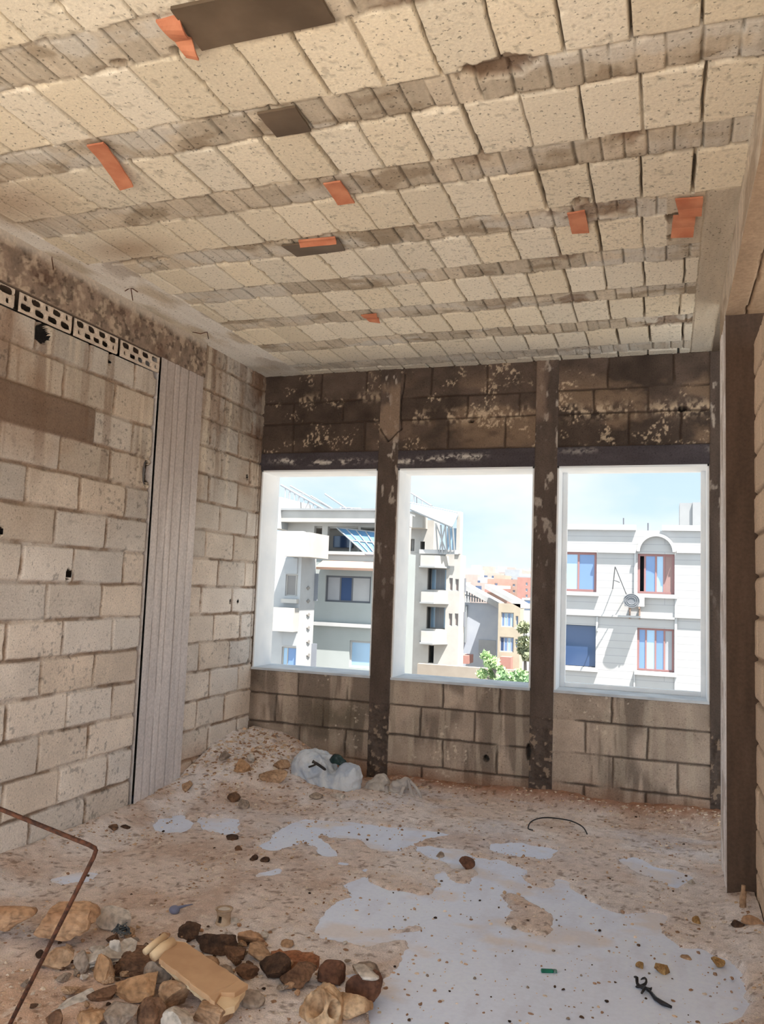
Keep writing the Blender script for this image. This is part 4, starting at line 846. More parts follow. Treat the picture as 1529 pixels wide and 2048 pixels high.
# small blue-grey bulb with a stalk
c, (w, dp, hz) = spot(337, 1814, 360, 1832)
b = MB(); v0, f0 = ICO[3]; b.add(v0*np.array([w*.5, w*.42, w*.36])+np.array([0, 0, w*.33]), f0)
b.tube([(w*.2, w*.2, w*.45), (w*.7, w*.7, w*.55), (w*1.0, w*1.3, w*.5)], [w*.16, w*.09, w*.04], 8)
o = b.build('bulb', mat('bluegrey_plastic', srgb(132, 136, 162), srgb(98, 102, 126), 14, .4, .05), smooth=True); o.location = (c[0], c[1], c[2]); tag(o, 'small blue-grey bulb with a thin stalk on the dirt', 'bulb')
# lighter
c, (w, dp, hz) = spot(1081, 1934, 1116, 1949); b = MB(); L_ = w*.92
r_ = empty('lighter', (c[0], c[1], c[2]), .35)
MB().box((-L_/2, -.008, 0), (L_*.28, .008, .013)).build('body', mat('green_plastic', srgb(30, 128, 100), srgb(18, 92, 74), 20, .25, .0), r_, bevel=.004)
MB().box((L_*.28, -.0075, .001), (L_/2, .0075, .012)).build('cap', mat('grey_metal', srgb(120, 150, 140), srgb(60, 80, 74), 60, .35, .1, metal=.6), r_, bevel=.002)
tag(r_, 'green disposable lighter on the bare floor', 'lighter')
# black plastic scraps
M_BLK = mat('black_plastic', srgb(46, 44, 48), srgb(26, 24, 28), 20, .35, .2)
c, (w, dp, hz) = spot(1262, 1946, 1304, 1982); b = MB()
rs = np.random.default_rng(3)
b.tube([(-.03, .035, .022), (-.012, .026, .03), (-.02, .0, .012), (.006, -.015, .009), (.034, -.022, .014)], [.004, .009, .006, .010, .005], 7)
b.tube([(-.005, .036, .015), (.015, .034, .032), (.022, .015, .022), (.010, 0, .010), (-.024, -.015, .008)], [.003, .007, .005, .009, .006], 7)
b.tube([(.014, -.008, .010), (.036, -.026, .010), (.04, -.010, .018)], [.006, .009, .003], 7)
o = b.build('plastic_scrap', M_BLK, smooth=True); o.location = (c[0], c[1], c[2]); dm = o.modifiers.new('sub', 'SUBSURF'); dm.levels = 1; dm.render_levels = 1
tag(o, 'crumpled black plastic scrap on bare floor beside the amber stone', 'plastic scrap')
pp = [onfloor(1284, 1992), onfloor(1291, 1984), onfloor(1302, 1990), onfloor(1312, 2003), onfloor(1326, 2012), onfloor(1344, 2020)]
o = MB().tube([(q[0], q[1], .010+.006*(i == 1)) for i, q in enumerate(pp)], [.004, .007, .006, .008, .009, .005], 8).build('plastic_strip', M_BLK, smooth=True); tag(o, 'curved black plastic strip nearest the bottom of the picture', 'plastic strip')
pp = [onfloor(1066, 1665), onfloor(1057, 1661), onfloor(1062, 1655), onfloor(1080, 1652), onfloor(1105, 1653), onfloor(1140, 1657), onfloor(1165, 1664), onfloor(1175, 1672)]
zz = [.01, .008, .03, .045, .05, .045, .03, .008]
def smooth_path(p, k=6):
    p = [np.asarray(q, float) for q in p]; out = []
    for i in range(len(p)-1):
        a, b_, c_, d_ = p[max(i-1, 0)], p[i], p[i+1], p[min(i+2, len(p)-1)]
        for j in range(k): t = j/k; out.append(.5*((2*b_)+(-a+c_)*t+(2*a-5*b_+4*c_-d_)*t*t+(-a+3*b_-3*c_+d_)*t**3))
    return out+[p[-1]]
o = MB().tube(smooth_path([(q[0], q[1], z+.004) for q, z in zip(pp, zz)]), .0042, 8).build('cable', M_BLK, smooth=True); tag(o, 'black cable end curled on the floor near the window wall', 'cable')
c, (w, dp, hz) = spot(1479, 1784, 1493, 1816)
b = MB().tube([(0, 0, -.01), (.0, 0, .05), (.004, 0, .075), (.002, 0, .082), (.003, 0, .105)], [.015, .015, .013, .0095, .0095], 12); o = b.build('stake', R['tan'], smooth=True); o.location = (c[0], c[1]-.02, c[2]); tag(o, 'small pale stake standing at the foot of the dark column', 'stake')
c, (w, dp, hz) = spot(222, 1862, 262, 1885, lift=.02)
b = MB()
for i in range(14):
    a_ = rs.uniform(0, 6.28, 4); b.tube(smooth_path([(.035*math.cos(a_[0]), .025*math.sin(a_[0]), .01), (.02*math.cos(a_[1]), .02*math.sin(a_[1]), .035*rs.random()+.01), (.035*math.cos(a_[2]), .025*math.sin(a_[2]), .02), (.045*math.cos(a_[3]), .03*math.sin(a_[3]), .008)], 4), .0022, 5)
o = b.build('wire_tangle', mat('dull_wire', srgb(110, 116, 120), srgb(70, 74, 78), 60, .5, .2, metal=.4), smooth=True); o.location = (c[0], c[1], c[2]); tag(o, 'grey tangle of thin wire between pale slab and tile shard', 'wire')

# ------------------------------------------------------------------ plastic bags in the corner
def plastic(name, c1, c2, trans=.25):
    m = bpy.data.materials.new(name); m.use_nodes = True; t = m.node_tree; N = t.nodes; L = t.links
    b = N['Principled BSDF']; b.inputs['Roughness'].default_value = .38
    tc = N.new('ShaderNodeTexCoord'); n = N.new('ShaderNodeTexNoise'); n.inputs['Scale'].default_value = 7; n.inputs['Detail'].default_value = 4; n.inputs['Distortion'].default_value = 1.2; L.new(tc.outputs['Object'], n.inputs['Vector'])
    r = N.new('ShaderNodeValToRGB'); r.color_ramp.elements[0].position = .36; r.color_ramp.elements[1].position = .56; r.color_ramp.elements[0].color = tuple(c2)+(1,); r.color_ramp.elements[1].color = tuple(c1)+(1,); L.new(n.outputs[0], r.inputs[0]); L.new(r.outputs[0], b.inputs['Base Color'])
    tr = N.new('ShaderNodeBsdfTranslucent'); L.new(r.outputs[0], tr.inputs[0]); mx = N.new('ShaderNodeMixShader'); mx.inputs[0].default_value = trans; L.new(b.outputs[0], mx.inputs[1]); L.new(tr.outputs[0], mx.inputs[2])
    w = N.new('ShaderNodeTexNoise'); w.inputs['Scale'].default_value = 14; w.inputs['Detail'].default_value = 5; w.inputs['Distortion'].default_value = 2.5; L.new(tc.outputs['Object'], w.inputs['Vector'])
    bp = N.new('ShaderNodeBump'); bp.inputs['Strength'].default_value = .7; bp.inputs['Distance'].default_value = .02; L.new(w.outputs[0], bp.inputs['Height']); L.new(bp.outputs[0], b.inputs['Normal'])
    L.new(mx.outputs[0], N['Material Output'].inputs[0]); return m
def blob(name, lumps, m, parent=None, seed=1, wr=.02, ws=9., vox=.011):
    """several ellipsoids fused into one skin, then creased"""
    b = MB(); v0, f0 = ICO[4]
    for (cx, cy, cz, rx, ry, rz) in lumps:
        v = v0*np.array([rx, ry, rz]); n1 = fbm3(v0, 2.2, seed+int(cx*100) % 50, 3); rid = np.abs(fbm3(v0*np.array([1, 1, .45]), 3.2, seed+7, 3)-.5)*2
        v = v*(1+.25*(n1-.5))[:, None]*(1-.30*(1-sm(0, .16, rid))[:, None]*.5) + np.array([cx, cy, cz]); v[:, 2] = np.maximum(v[:, 2], .0)
        b.add(v, f0)
    o = b.build(name, m, parent, smooth=True)
    rm = o.modifiers.new('skin', 'REMESH'); rm.mode = 'VOXEL'; rm.voxel_size = vox; rm.use_smooth_shade = True
    tx = bpy.data.textures.new(name+'_crease', 'CLOUDS'); tx.noise_scale = .09; tx.noise_depth = 3; tx.noise_type = 'HARD_NOISE'
    dp_ = o.modifiers.new('crease', 'DISPLACE'); dp_.texture = tx; dp_.strength = wr*1.6; dp_.mid_level = .4; dp_.texture_coords = 'LOCAL'
    s_ = o.modifiers.new('smooth', 'SMOOTH'); s_.iterations = 2; s_.factor = .5
    return o
def flap(b, pts, w, up=np.array([0, 0, 1.])):
    """a ribbon of film along pts (handles, mouths)"""
    pts = smooth_path(pts, 5); n = len(pts); V_ = []
    for i, p in enumerate(pts):
        t = pts[min(i+1, n-1)]-pts[max(i-1, 0)]; t = t/np.linalg.norm(t); s = np.cross(t, np.array([.2, -1, .3])); s = s/np.linalg.norm(s); V_ += [p-s*w/2, p+s*w/2, p+s*w/2+np.array([0, .004, 0]), p-s*w/2+np.array([0, .004, 0])]
    F_ = []
    for i in range(n-1):
        for k in range(4): F_.append((4*i+k, 4*i+(k+1) % 4, 4*i+4+(k+1) % 4, 4*i+4+k))
    F_ += [(0, 1, 2, 3), (4*n-4, 4*n-1, 4*n-2, 4*n-3)]
    b.add(V_, F_)
M_BAG = plastic('white_bag_film', srgb(236, 242, 250), srgb(196, 208, 226)); M_BAG2 = plastic('greyish_bag_film', srgb(226, 218, 210), srgb(178, 168, 160)); M_BAG3 = plastic('thin_bag_film', srgb(232, 226, 220), srgb(196, 188, 186), .35)
M_DRK = mat('dark_lump', srgb(60, 54, 52), srgb(34, 30, 30), 14, .6, .5)
pb = onfloor(640, 1584, .03); sc_ = ((pb-CAM)@CF)/FPX
def bagpos(px, py, zb=.02): p = onfloor(px, py, zb); return p
B0 = bagpos(645, 1582, .03)
def bl(px, py, dy, rx, ry, rz):                                        # lump centred where the photo shows it, dy metres deeper than the bag's front
    p = ony(px, py, B0[1]+dy); return (p[0]-B0[0], p[1]-B0[1], p[2]-B0[2], rx*sc_, ry*sc_, rz*sc_)
o = blob('plastic_bag', [bl(628, 1540, .14, 52, 48, 46), bl(600, 1558, .10, 34, 40, 28), bl(655, 1562, .08, 48, 40, 22), bl(696, 1556, .08, 30, 36, 32), bl(680, 1572, .05, 42, 30, 16), bl(700, 1540, .10, 12, 14, 16)], M_BAG, None, 61, .022)
o.location = B0; tag(o, 'large white plastic rubbish bag in the far corner', 'bag')
b = MB(); q = [rel(ony(px, py, B0[1]-.03), B0) for px, py in [(626, 1523), (638, 1530), (652, 1540)]]; b.tube(smooth_path(q, 4), [.014]+[.010]*7+[.006], 8)
q = [rel(ony(px, py, B0[1]-.03), B0) for px, py in [(618, 1534), (627, 1531), (634, 1527)]]; b.tube(smooth_path(q, 4), .007, 8)
b.build('printed_mark', M_DRK, o, smooth=True)['label'] = 'dark drawstring knot on the white bag'
B1 = bagpos(748, 1592, .01)
def bl1(px, py, dy, rx, ry, rz, B):
    p = ony(px, py, B[1]+dy); return (p[0]-B[0], p[1]-B[1], p[2]-B[2], rx*sc_, ry*sc_, rz*sc_)
o = blob('plastic_bag', [bl1(752, 1575, .08, 24, 24, 18, B1), bl1(762, 1562, .12, 20, 20, 14, B1), bl1(738, 1582, .05, 18, 18, 9, B1)], M_BAG2, None, 71, .022, vox=.009); o.location = B1; tag(o, 'small greyish crumpled bag between the two white bags', 'bag')
B2 = bagpos(806, 1598, .005)
o = blob('plastic_bag', [bl1(800, 1570, .08, 20, 18, 13, B2), bl1(790, 1582, .07, 17, 16, 13, B2), bl1(812, 1565, .10, 12, 14, 12, B2)], M_BAG3, None, 81, .016, vox=.009); o.location = B2; tag(o, 'thin carrier bag with loose handles, last of the bags along the window wall', 'bag')
b = MB(); flap(b, [rel(ony(px, py, B2[1]-.02), B2) for px, py in [(772, 1572), (776, 1592), (788, 1600), (800, 1592), (808, 1572)]], .022); h1 = b.build('handle', M_BAG3, o, smooth=True)
b = MB(); flap(b, [rel(ony(px, py, B2[1]-.0), B2) for px, py in [(816, 1560), (822, 1580), (830, 1602), (842, 1597), (834, 1578), (820, 1562)]], .02); b.build('handle', M_BAG3, o, smooth=True)
o = blob('dark_lump', [bl1(792, 1586, .06, 11, 8, 9, B2)], M_DRK, None, 91, .01, vox=.008); o.location = B2; tag(o, 'dark lump added in the mouth of the carrier bag for its shaded opening', 'rubbish')  # dark lump standing in for the shade inside the bag's mouth
B3 = bagpos(676, 1548, .10)
o = blob('dark_cloth', [bl1(672, 1518, .12, 14, 12, 12, B0), bl1(684, 1526, .12, 13, 12, 9, B0), bl1(690, 1540, .16, 16, 12, 16, B0)], mat('green_black_film', srgb(52, 78, 76), srgb(22, 28, 30), 10, .3, .5), None, 95, .02, vox=.009); o.location = B0; tag(o, 'dark green crumpled film behind the large white bag', 'rubbish')

# ================================================================== the town outside
GZ = -9.5
def om(name, c, c2=None, sc=1.2, rough=.85, **k): return mat(name, c, c2 if c2 is not None else tuple(.9*x for x in c), sc, rough, .05, **k)
def stone_mat(name, c, c2, joint, course=.30, blockw=.62):
    """ashlar facing: thin joints between courses"""
    m = mat(name, c, c2, 1.5, .85, .03); t = m.node_tree; N = t.nodes; L = t.links; b = N['Principled BSDF']; src = b.inputs['Base Color'].links[0].from_socket
    g = N.new('ShaderNodeNewGeometry'); mp = N.new('ShaderNodeMapping'); mp.inputs['Rotation'].default_value = (math.radians(90), 0, 0); L.new(g.outputs['Position'], mp.inputs[0])
    br = N.new('ShaderNodeTexBrick'); br.inputs['Scale'].default_value = 1.; br.inputs['Mortar Size'].default_value = .012; br.inputs['Brick Width'].default_value = 40.; br.inputs['Row Height'].default_value = course
    br.inputs['Color1'].default_value = (1, 1, 1, 1); br.inputs['Color2'].default_value = (.96, .96, .96, 1); br.inputs['Mortar'].default_value = tuple(joint)+(1,); L.new(mp.outputs[0], br.inputs['Vector'])
    mx = N.new('ShaderNodeMix'); mx.data_type = 'RGBA'; mx.blend_type = 'MULTIPLY'; mx.inputs[0].default_value = 1.; L.new(src, mx.inputs[6]); L.new(br.outputs[0], mx.inputs[7]); L.new(mx.outputs[2], b.inputs['Base Color']); return m
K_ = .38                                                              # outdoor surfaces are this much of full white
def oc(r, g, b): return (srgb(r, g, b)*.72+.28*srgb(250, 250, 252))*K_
O_STONE = stone_mat('white_ashlar', oc(250, 248, 246), oc(244, 240, 236), (.74, .75, .78))
O_TRIM = om('white_trim', oc(252, 252, 252)); O_CREAM = om('cream_plaster', oc(255, 247, 236)); O_GREY = om('grey_green_plaster', oc(226, 236, 234), oc(214, 226, 222), .8)
O_WHITE = om('white_paint', oc(246, 247, 248)); O_BLUEW = om('bluish_plaster', oc(232, 241, 255), oc(212, 224, 244), .7); O_YEL = om('yellow_plaster', oc(246, 226, 190)); O_ORG = om('orange_plaster', oc(228, 132, 104)); O_AWN = om('orange_awning', oc(240, 176, 134))
O_RED = om('red_frame', oc(206, 110, 100)); O_DARKF = om('dark_frame', oc(70, 80, 100)); O_CURT = om('curtain', oc(220, 224, 232)); O_CURR = om('rust_curtain', oc(196, 128, 112)); O_BEIGE = om('beige_wall', oc(226, 206, 180), oc(208, 186, 160), 1.5)
O_SLAB = om('grey_slab', oc(200, 204, 206)); O_PERG = om('white_steel', oc(236, 240, 244), rough=.5); O_ROOM = om('inner_wall', oc(150, 160, 178))
def glass(name, c, rough=.12):
    m = bpy.data.materials.new(name); m.use_nodes = True; N = m.node_tree.nodes; L = m.node_tree.links; b = N['Principled BSDF']
    tc = N.new('ShaderNodeTexCoord'); n = N.new('ShaderNodeTexNoise'); n.inputs['Scale'].default_value = .6; L.new(tc.outputs['Object'], n.inputs[0]); r = N.new('ShaderNodeValToRGB')
    r.color_ramp.elements[0].color = tuple(.75*x for x in c)+(1,); r.color_ramp.elements[1].color = tuple(c)+(1,); L.new(n.outputs[0], r.inputs[0]); L.new(r.outputs[0], b.inputs['Base Color'])
    b.inputs['Roughness'].default_value = rough; b.inputs['Specular IOR Level'].default_value = .6; return m
O_GL = glass('blue_glass', srgb(112, 140, 182)*.9); O_GLD = glass('dark_glass', srgb(70, 92, 132)*.7); O_GLL = glass('pale_glass', srgb(172, 204, 232)*.75); O_PV = glass('solar_cell', srgb(120, 170, 214)*.6, .25); O_PVD = glass('dark_solar_cell', srgb(88, 120, 172)*.6, .25)
def rect(x0, y0, x1, y1, Y):
    """the upright rectangle at depth Y that the photo shows between two corners -> x0, z0, x1, z1"""
    a = ony(x0, (y0+y1)/2, Y); b = ony(x1, (y0+y1)/2, Y); t = ony((x0+x1)/2, y0, Y); u = ony((x0+x1)/2, y1, Y); return a[0], u[2], b[0], t[2]
def facade(name, x0, x1, z0, z1, Y, dep, holes, m, parent):
    """a wall slab with real openings (x0, z0, x1, z1), and the building's body behind it"""
    xs = sorted({x0, x1}|{h[0] for h in holes}|{h[2] for h in holes}); zs = sorted({z0, z1}|{h[1] for h in holes}|{h[3] for h in holes}); b = MB()
    for i in range(len(xs)-1):
        for j in range(len(zs)-1):
            cx, cz = (xs[i]+xs[i+1])/2, (zs[j]+zs[j+1])/2
            if not any(h[0] < cx < h[2] and h[1] < cz < h[3] for h in holes): b.box((xs[i], Y, zs[j]), (xs[i+1], Y+.28, zs[j+1]))
    b.box((x0, Y+1.6, z0), (x1, Y+dep, z1-.02)).box((x0, Y+.28, z0), (x0+.2, Y+1.6, z1-.02)).box((x1-.2, Y+.28, z0), (x1, Y+1.6, z1-.02)).box((x0+.2, Y+.28, z1-.22), (x1-.2, Y+1.6, z1-.021))
    for h in holes: b.box((max(h[0]-.3, x0+.21), Y+.28, h[1]-.2), (min(h[2]+.3, x1-.21), Y+1.6, h[1]-.02))
    return b.build(name, m, parent)
def window(h, Y, parent, mf, panes, glassm, fr=.07, label=None):
    """frame with mullions at the fractions in panes; each pane its own sub-part. glassm: one material per pane, None = open"""
    x0, z0, x1, z1 = h; b = MB(); y0, y1 = Y+.10, Y+.17
    b.box((x0, y0, z0), (x1, y1, z0+fr)).box((x0, y0, z1-fr), (x1, y1, z1)).box((x0, y0, z0+fr), (x0+fr, y1, z1-fr)).box((x1-fr, y0, z0+fr), (x1, y1, z1-fr))
    ps = [0]+list(panes)+[1]
    for p in panes: b.box((x0+(x1-x0)*p-fr*.4, y0, z0+fr), (x0+(x1-x0)*p+fr*.4, y1, z1-fr))
    f = b.build('window', mf, parent)
    if label: f['label'] = label
    for i in range(len(ps)-1):
        if glassm[i] is None: continue
        MB().box((x0+(x1-x0)*ps[i]+fr*.4, y0+.02, z0+fr*.9), (x0+(x1-x0)*ps[i+1]-fr*.4, y0+.035, z1-fr*.9)).build('pane', glassm[i], f)
    return f
def bx_(name, r, y0, y1, m, parent, label=None):
    o = MB().box((r[0], y0, r[1]), (r[2], y1, r[3])).build(name, m, parent)
    if label: o['label'] = label
    return o

# --- ground, hills
gm = om('town_ground', oc(206, 190, 168), oc(170, 160, 140), .05)
structure(MB().box((-900, 7.5, GZ-1), (700, 4000, GZ)).build('ground', gm), 'pale ground of the town far below the windows', 'ground')
hx = np.linspace(-1600, 200, 120); hz = 1.5+EYE+np.array([ony(940, 1128, 1500)[2]-EYE for _ in hx])*(.8+.35*fbm(hx/260, hx*0, 5, 4))
hv = np.concatenate([np.stack([hx, hx*0+1500, hx*0+GZ], 1), np.stack([hx, hx*0+1800, hz], 1), np.stack([hx, hx*0+2300, hx*0+GZ], 1)]); n_ = len(hx)
hq = np.array([(i, i+1, n_+i+1, n_+i) for i in range(n_-1)]+[(n_+i, n_+i+1, 2*n_+i+1, 2*n_+i) for i in range(n_-1)])
structure(link('hills', np_mesh('hills', hv, hq), om('hill_green', oc(150, 170, 150), oc(130, 150, 140), .01)), 'low hazy hills on the skyline beyond the town', 'hills')
# the damp summer air over the town
hm = bpy.data.materials.new('haze'); hm.use_nodes = True; N = hm.node_tree.nodes; N.remove(N['Principled BSDF']); pv_ = N.new('ShaderNodeVolumePrincipled'); pv_.inputs['Density'].default_value = .00035; pv_.inputs['Color'].default_value = (.86, .93, 1., 1); pv_.inputs['Anisotropy'].default_value = .2
hm.node_tree.links.new(pv_.outputs[0], N['Material Output'].inputs['Volume'])
o = MB().box((-1500, 105, GZ+.5), (300, 1490, 30)).build('haze', hm); tag(o, 'thin bluish haze hanging over the distant town', 'haze', kind='stuff')

# --- right: white stone apartment block
Y = 34.
r_ = empty('apartment_building', (5, Y, GZ)); off = -np.array(r_.location)
def place(o): o.location = tuple(off); return o                        # parts are modelled in world metres under the thing's base
X0, X1 = ony(1085, 1200, Y)[0], ony(1560, 1200, Y)[0]; ZT = ony(1280, 1061, Y)[2]
W1, W2, W3, W4 = rect(1121, 1104, 1194, 1183, Y), rect(1276, 1108, 1350, 1188, Y), rect(1119, 1250, 1192, 1333, Y), rect(1275, 1257, 1349, 1343, Y)
place(facade('wall', X0, X1, GZ, ZT, Y, 12, [W1, W2, W3, W4], O_STONE, r_))
for h in (W1, W2, W3, W4): place(bx_('room_wall', (h[0]-.3, h[1]-.2, h[2]+.3, h[3]+.1), Y+1.5, Y+1.58, O_ROOM, r_))
f = window(W1, Y, r_, O_RED, [.5], [O_GLL, O_GL], .10, 'red framed window with two panes'); place(f)
f = window(W2, Y, r_, O_RED, [.2, .5, .72], [None, O_GL, O_GLL, O_CURR], .09, 'red framed window half open'); place(f)
f = window(W4, Y, r_, O_RED, [.24, .5, .74], [O_GL, O_GLL, O_GL, O_CURT], .08, 'thin red framed window with four panes'); place(f)
place(bx_('shutter', (W3[0]+.02, W3[1]+.02, W3[2]-.02, W3[3]-.02), Y+.2, Y+.24, O_GLD, r_, 'dark glazed opening without mullions'))
for h in (W1, W2, W3, W4): place(bx_('window_sill', (h[0]-.1, h[1]-.16, h[2]+.1, h[1]), Y-.14, Y+.1, O_TRIM, r_))
pz = ony(1280, 1050, Y)[2]
place(bx_('parapet', (X0, ZT, ony(1273, 1050, Y)[0], pz), Y-.12, Y+.3, O_TRIM, r_)); place(bx_('parapet', (ony(1325, 1050, Y)[0], ZT, X1, pz), Y-.12, Y+.3, O_TRIM, r_))
for (a, b_, c_, d_) in [(1197, 1101, 1272, 1106), (1354, 1103, 1560, 1108), (1085, 1229, 1350, 1233), (1350, 1236, 1560, 1240)]: place(bx_('ledge', rect(a, b_, c_, d_, Y), Y-.12, Y, O_TRIM, r_))
for (a, b_, c_, d_) in [(1350, 1188, 1355, 1395), (1193, 1233, 1197, 1262), (1269, 1100, 1273, 1190), (1268, 1345, 1271, 1395)]: place(bx_('pilaster', rect(a, b_, c_, d_, Y), Y-.06, Y, O_TRIM, r_))
ac = ony(1313, 1104, Y); ra = (ony(1352, 1104, Y)[0]-ac[0]); b = MB(); k = 24
for i in range(k):
    a0, a1 = math.pi*i/k, math.pi*(i+1)/k; b.prism([(ac[0]+ra*math.cos(a0), Y-.22, ac[2]+ra*math.sin(a0)), (ac[0]+ra*math.cos(a1), Y-.22, ac[2]+ra*math.sin(a1)), (ac[0]+.84*ra*math.cos(a1), Y-.22, ac[2]+.84*ra*math.sin(a1)), (ac[0]+.84*ra*math.cos(a0), Y-.22, ac[2]+.84*ra*math.sin(a0))], (0, .25, 0))
place(b.build('arch', O_TRIM, r_))
tag(r_, 'white stone apartment block with an arch over a red framed window', 'building')
# air conditioner hung on it
h = rect(1251, 1190, 1290, 1213, Y); r_ = empty('air_conditioner', ((h[0]+h[2])/2, Y-.4, h[1])); O_ = np.array(r_.location); hw, hh = (h[2]-h[0])/2, h[3]-h[1]
MB().box((-hw, -.2, 0), (hw, .18, hh)).build('body', O_WHITE, r_, bevel=.02)
b = MB()
for rr_ in (.16, .23, .30): b.tube([(-hw*.28+rr_*math.cos(a_), -.215, hh*.5+rr_*math.sin(a_)*.9) for a_ in np.linspace(0, 6.2832, 25)], .012, 5, False)
b.build('fan_grille', om('grille_grey', oc(150, 156, 164)), r_); b = MB(); b.add([(-hw*.28+.31*math.cos(a_), -.203, hh*.5+.28*math.sin(a_)) for a_ in np.linspace(0, 6.0, 24)], [tuple(range(24))]); b.build('fan', om('fan_grey', oc(120, 128, 140)), r_)
for s_ in (-.5, .5): MB().box((hw*s_-.03, -.2, -.07), (hw*s_+.03, .4, -.01)).box((hw*s_-.03, .34, -.5), (hw*s_+.03, .4, -.05)).build('bracket', om('rust_bracket', oc(200, 150, 110)), r_)
tag(r_, 'white air conditioner hung on the stone block below the arched window', 'air conditioner')
# wall bracket for a washing line / dish
p_, q_, s_ = ony(1231, 1133, Y-1.2), ony(1226, 1178, Y-.02), ony(1254, 1190, Y-.02)
o = MB().tube([p_, q_], .02, 6).tube([p_, s_], .02, 6).tube([ony(1228, 1160, Y-.9), ony(1240, 1165, Y-.6)], .015, 6).build('wall_bracket', om('dark_steel', oc(110, 116, 124))); tag(o, 'thin tripod bracket standing off the white stone block beside the air conditioner', 'bracket')
o = MB(); o.box((ony(1359, 1030, 39)[0], 37.5, pz-.6), (ony(1386, 1030, 37.5)[0], 39, ony(1386, 1006, 37.5)[2])); o.box((ony(1386, 1030, 37.5)[0], 37.4, pz-.6), (ony(1440, 1030, 37.5)[0], 39, ony(1386, 1005, 37.5)[2]))
o = o.build('rooftop_tank', O_SLAB); tag(o, 'grey white tank room standing on the roof of the white stone block', 'tank')
for (px, y0, y1, lb) in [(1248, 1036, 1052, 'thin rod on the parapet above the blank stretch of wall'), (1297, 1046, 1063, 'thin dark rod on the parapet above the arch')]:
    o = MB().tube([ony(px, y1, Y+.2), ony(px, y0, Y+.2)], .03, 6).build('roof_rod', O_DARKF); tag(o, lb, 'rod')

# --- grey block with awning (B)
Y = 37.
r_ = empty('apartment_building', (-15, Y, GZ)); off = -np.array(r_.location)
X0, X1 = ony(600, 1200, Y)[0], ony(806, 1200, Y)[0]; ZT = ony(700, 1103, Y)[2]
W1, W2 = rect(651, 1152, 742, 1205, Y), rect(699, 1283, 775, 1337, Y)
place(facade('wall', X0, X1, GZ, ZT, Y, 1.9, [W1, W2], O_GREY, r_))
for h in (W1, W2): place(bx_('room_wall', (h[0]-.3, h[1]-.2, h[2]+.3, h[3]+.1), Y+1.5, Y+1.58, O_ROOM, r_))
place(window(W1, Y, r_, O_DARKF, [.32, .58], [O_CURT, O_GLD, O_WHITE], .09, 'dark framed window in the awning bay')); place(window(W2, Y, r_, O_WHITE, [.55], [O_GLL, O_GL], .09))  # last pane of the first window is white, a reflection painted as colour
b = MB(); h = rect(646, 1127, 800, 1137, Y); b.prism([(h[0], Y-.9, h[1]), (h[2], Y-.9, h[1]), (h[2], Y, h[3]+.1), (h[0], Y, h[3]+.1)], (0, .02, -.12)); place(b.build('awning', O_AWN, r_))
place(bx_('ledge', rect(612, 1247, 800, 1254, Y), Y-.3, Y, O_TRIM, r_)); place(bx_('ledge', rect(627, 1104, 806, 1110, Y), Y-.1, Y, O_TRIM, r_))
YP = 38.6; zr0, zr1 = ony(660, 1047, YP)[2], ony(660, 1024, YP)[2]
OP = [rect(628, 1052, 644, 1100, YP), rect(655, 1053, 716, 1105, YP), rect(721, 1055, 757, 1105, YP)]
place(facade('penthouse_wall', ony(574, 1080, YP)[0], ony(800, 1080, YP)[0], ZT-.3, zr0, YP, 1.9, OP, O_CREAM, r_)); place(MB().box((ony(572, 1030, YP)[0], YP-.8, zr0), (ony(802, 1030, YP)[0], YP+2, zr1)).build('roof_slab', O_CREAM, r_))
place(MB().box((ony(575, 1030, YP)[0], YP-.9, zr1), (ony(802, 1030, YP)[0], YP+2.5, zr1+.10)).build('roof_edge', O_SLAB, r_))
place(bx_('penthouse_window', rect(667, 1072, 705, 1095, YP+1.4), YP+1.4, YP+1.5, O_GLD, r_)); place(bx_('penthouse_window', rect(629, 1072, 643, 1090, YP+1.4), YP+1.4, YP+1.5, O_GL, r_))
b = MB()
for i in range(4): q = rect(628, 1087+i*3.2, 645, 1088+i*3.2, YP-.1); b.box((q[0], YP-.12, q[1]), (q[2], YP-.08, q[3]))
place(b.build('balcony_rail', O_TRIM, r_)); place(bx_('tower', rect(556, 998, 577, 1060, YP), YP-1, YP+3, O_WHITE, r_))
tag(r_, 'grey-green apartment block with an orange awning in the left window', 'building')
def solar(corners, nx, ny, mp_, mf, label, group=None, posts=()):
    c = [np.array(q) for q in corners]; r_ = empty('solar_panel', c[3]); O_ = np.array(r_.location); n = np.cross(c[1]-c[0], c[3]-c[0]); n /= np.linalg.norm(n)
    n = n if n[2] > 0 else -n
    MB().prism([q-O_ for q in c], -n*.06).build('panel', mp_, r_); b = MB(); L_ = lambda s, t: (c[0]*(1-s)+c[1]*s)*(1-t)+(c[3]*(1-s)+c[2]*s)*t-O_+n*.02
    for i in range(nx+1): b.tube([L_(i/nx, 0), L_(i/nx, 1)], .035, 5)
    for j in range(ny+1): b.tube([L_(0, j/ny), L_(1, j/ny)], .035, 5)
    b.build('frame', mf, r_)
    for p_ in posts: q = L_(*p_); MB().tube([q, (q[0], q[1], q[2]-1.5)], .04, 6).build('post', mf, r_)
    return tag(r_, label, 'solar panel', group)
solar([ony(674, 1056, 38.3), ony(790, 1069, 38.3), ony(790, 1110, 36.9), ony(733, 1109, 36.9)], 6, 2, O_PV, O_PERG, 'large tilted solar panel over the terrace of the grey-green block', None, [(.02, .45), (.25, .6)])
zt = zr1+.1
solar([ony(681, 1016, 40.6), ony(703, 1017, 40.6), (ony(707, 1023, 40.)[0], 40., zt+.04), (ony(687, 1023, 40.)[0], 40., zt+.04)], 2, 1, O_PVD, O_PERG, 'left blue solar panel lying on the flat roof above the penthouse')
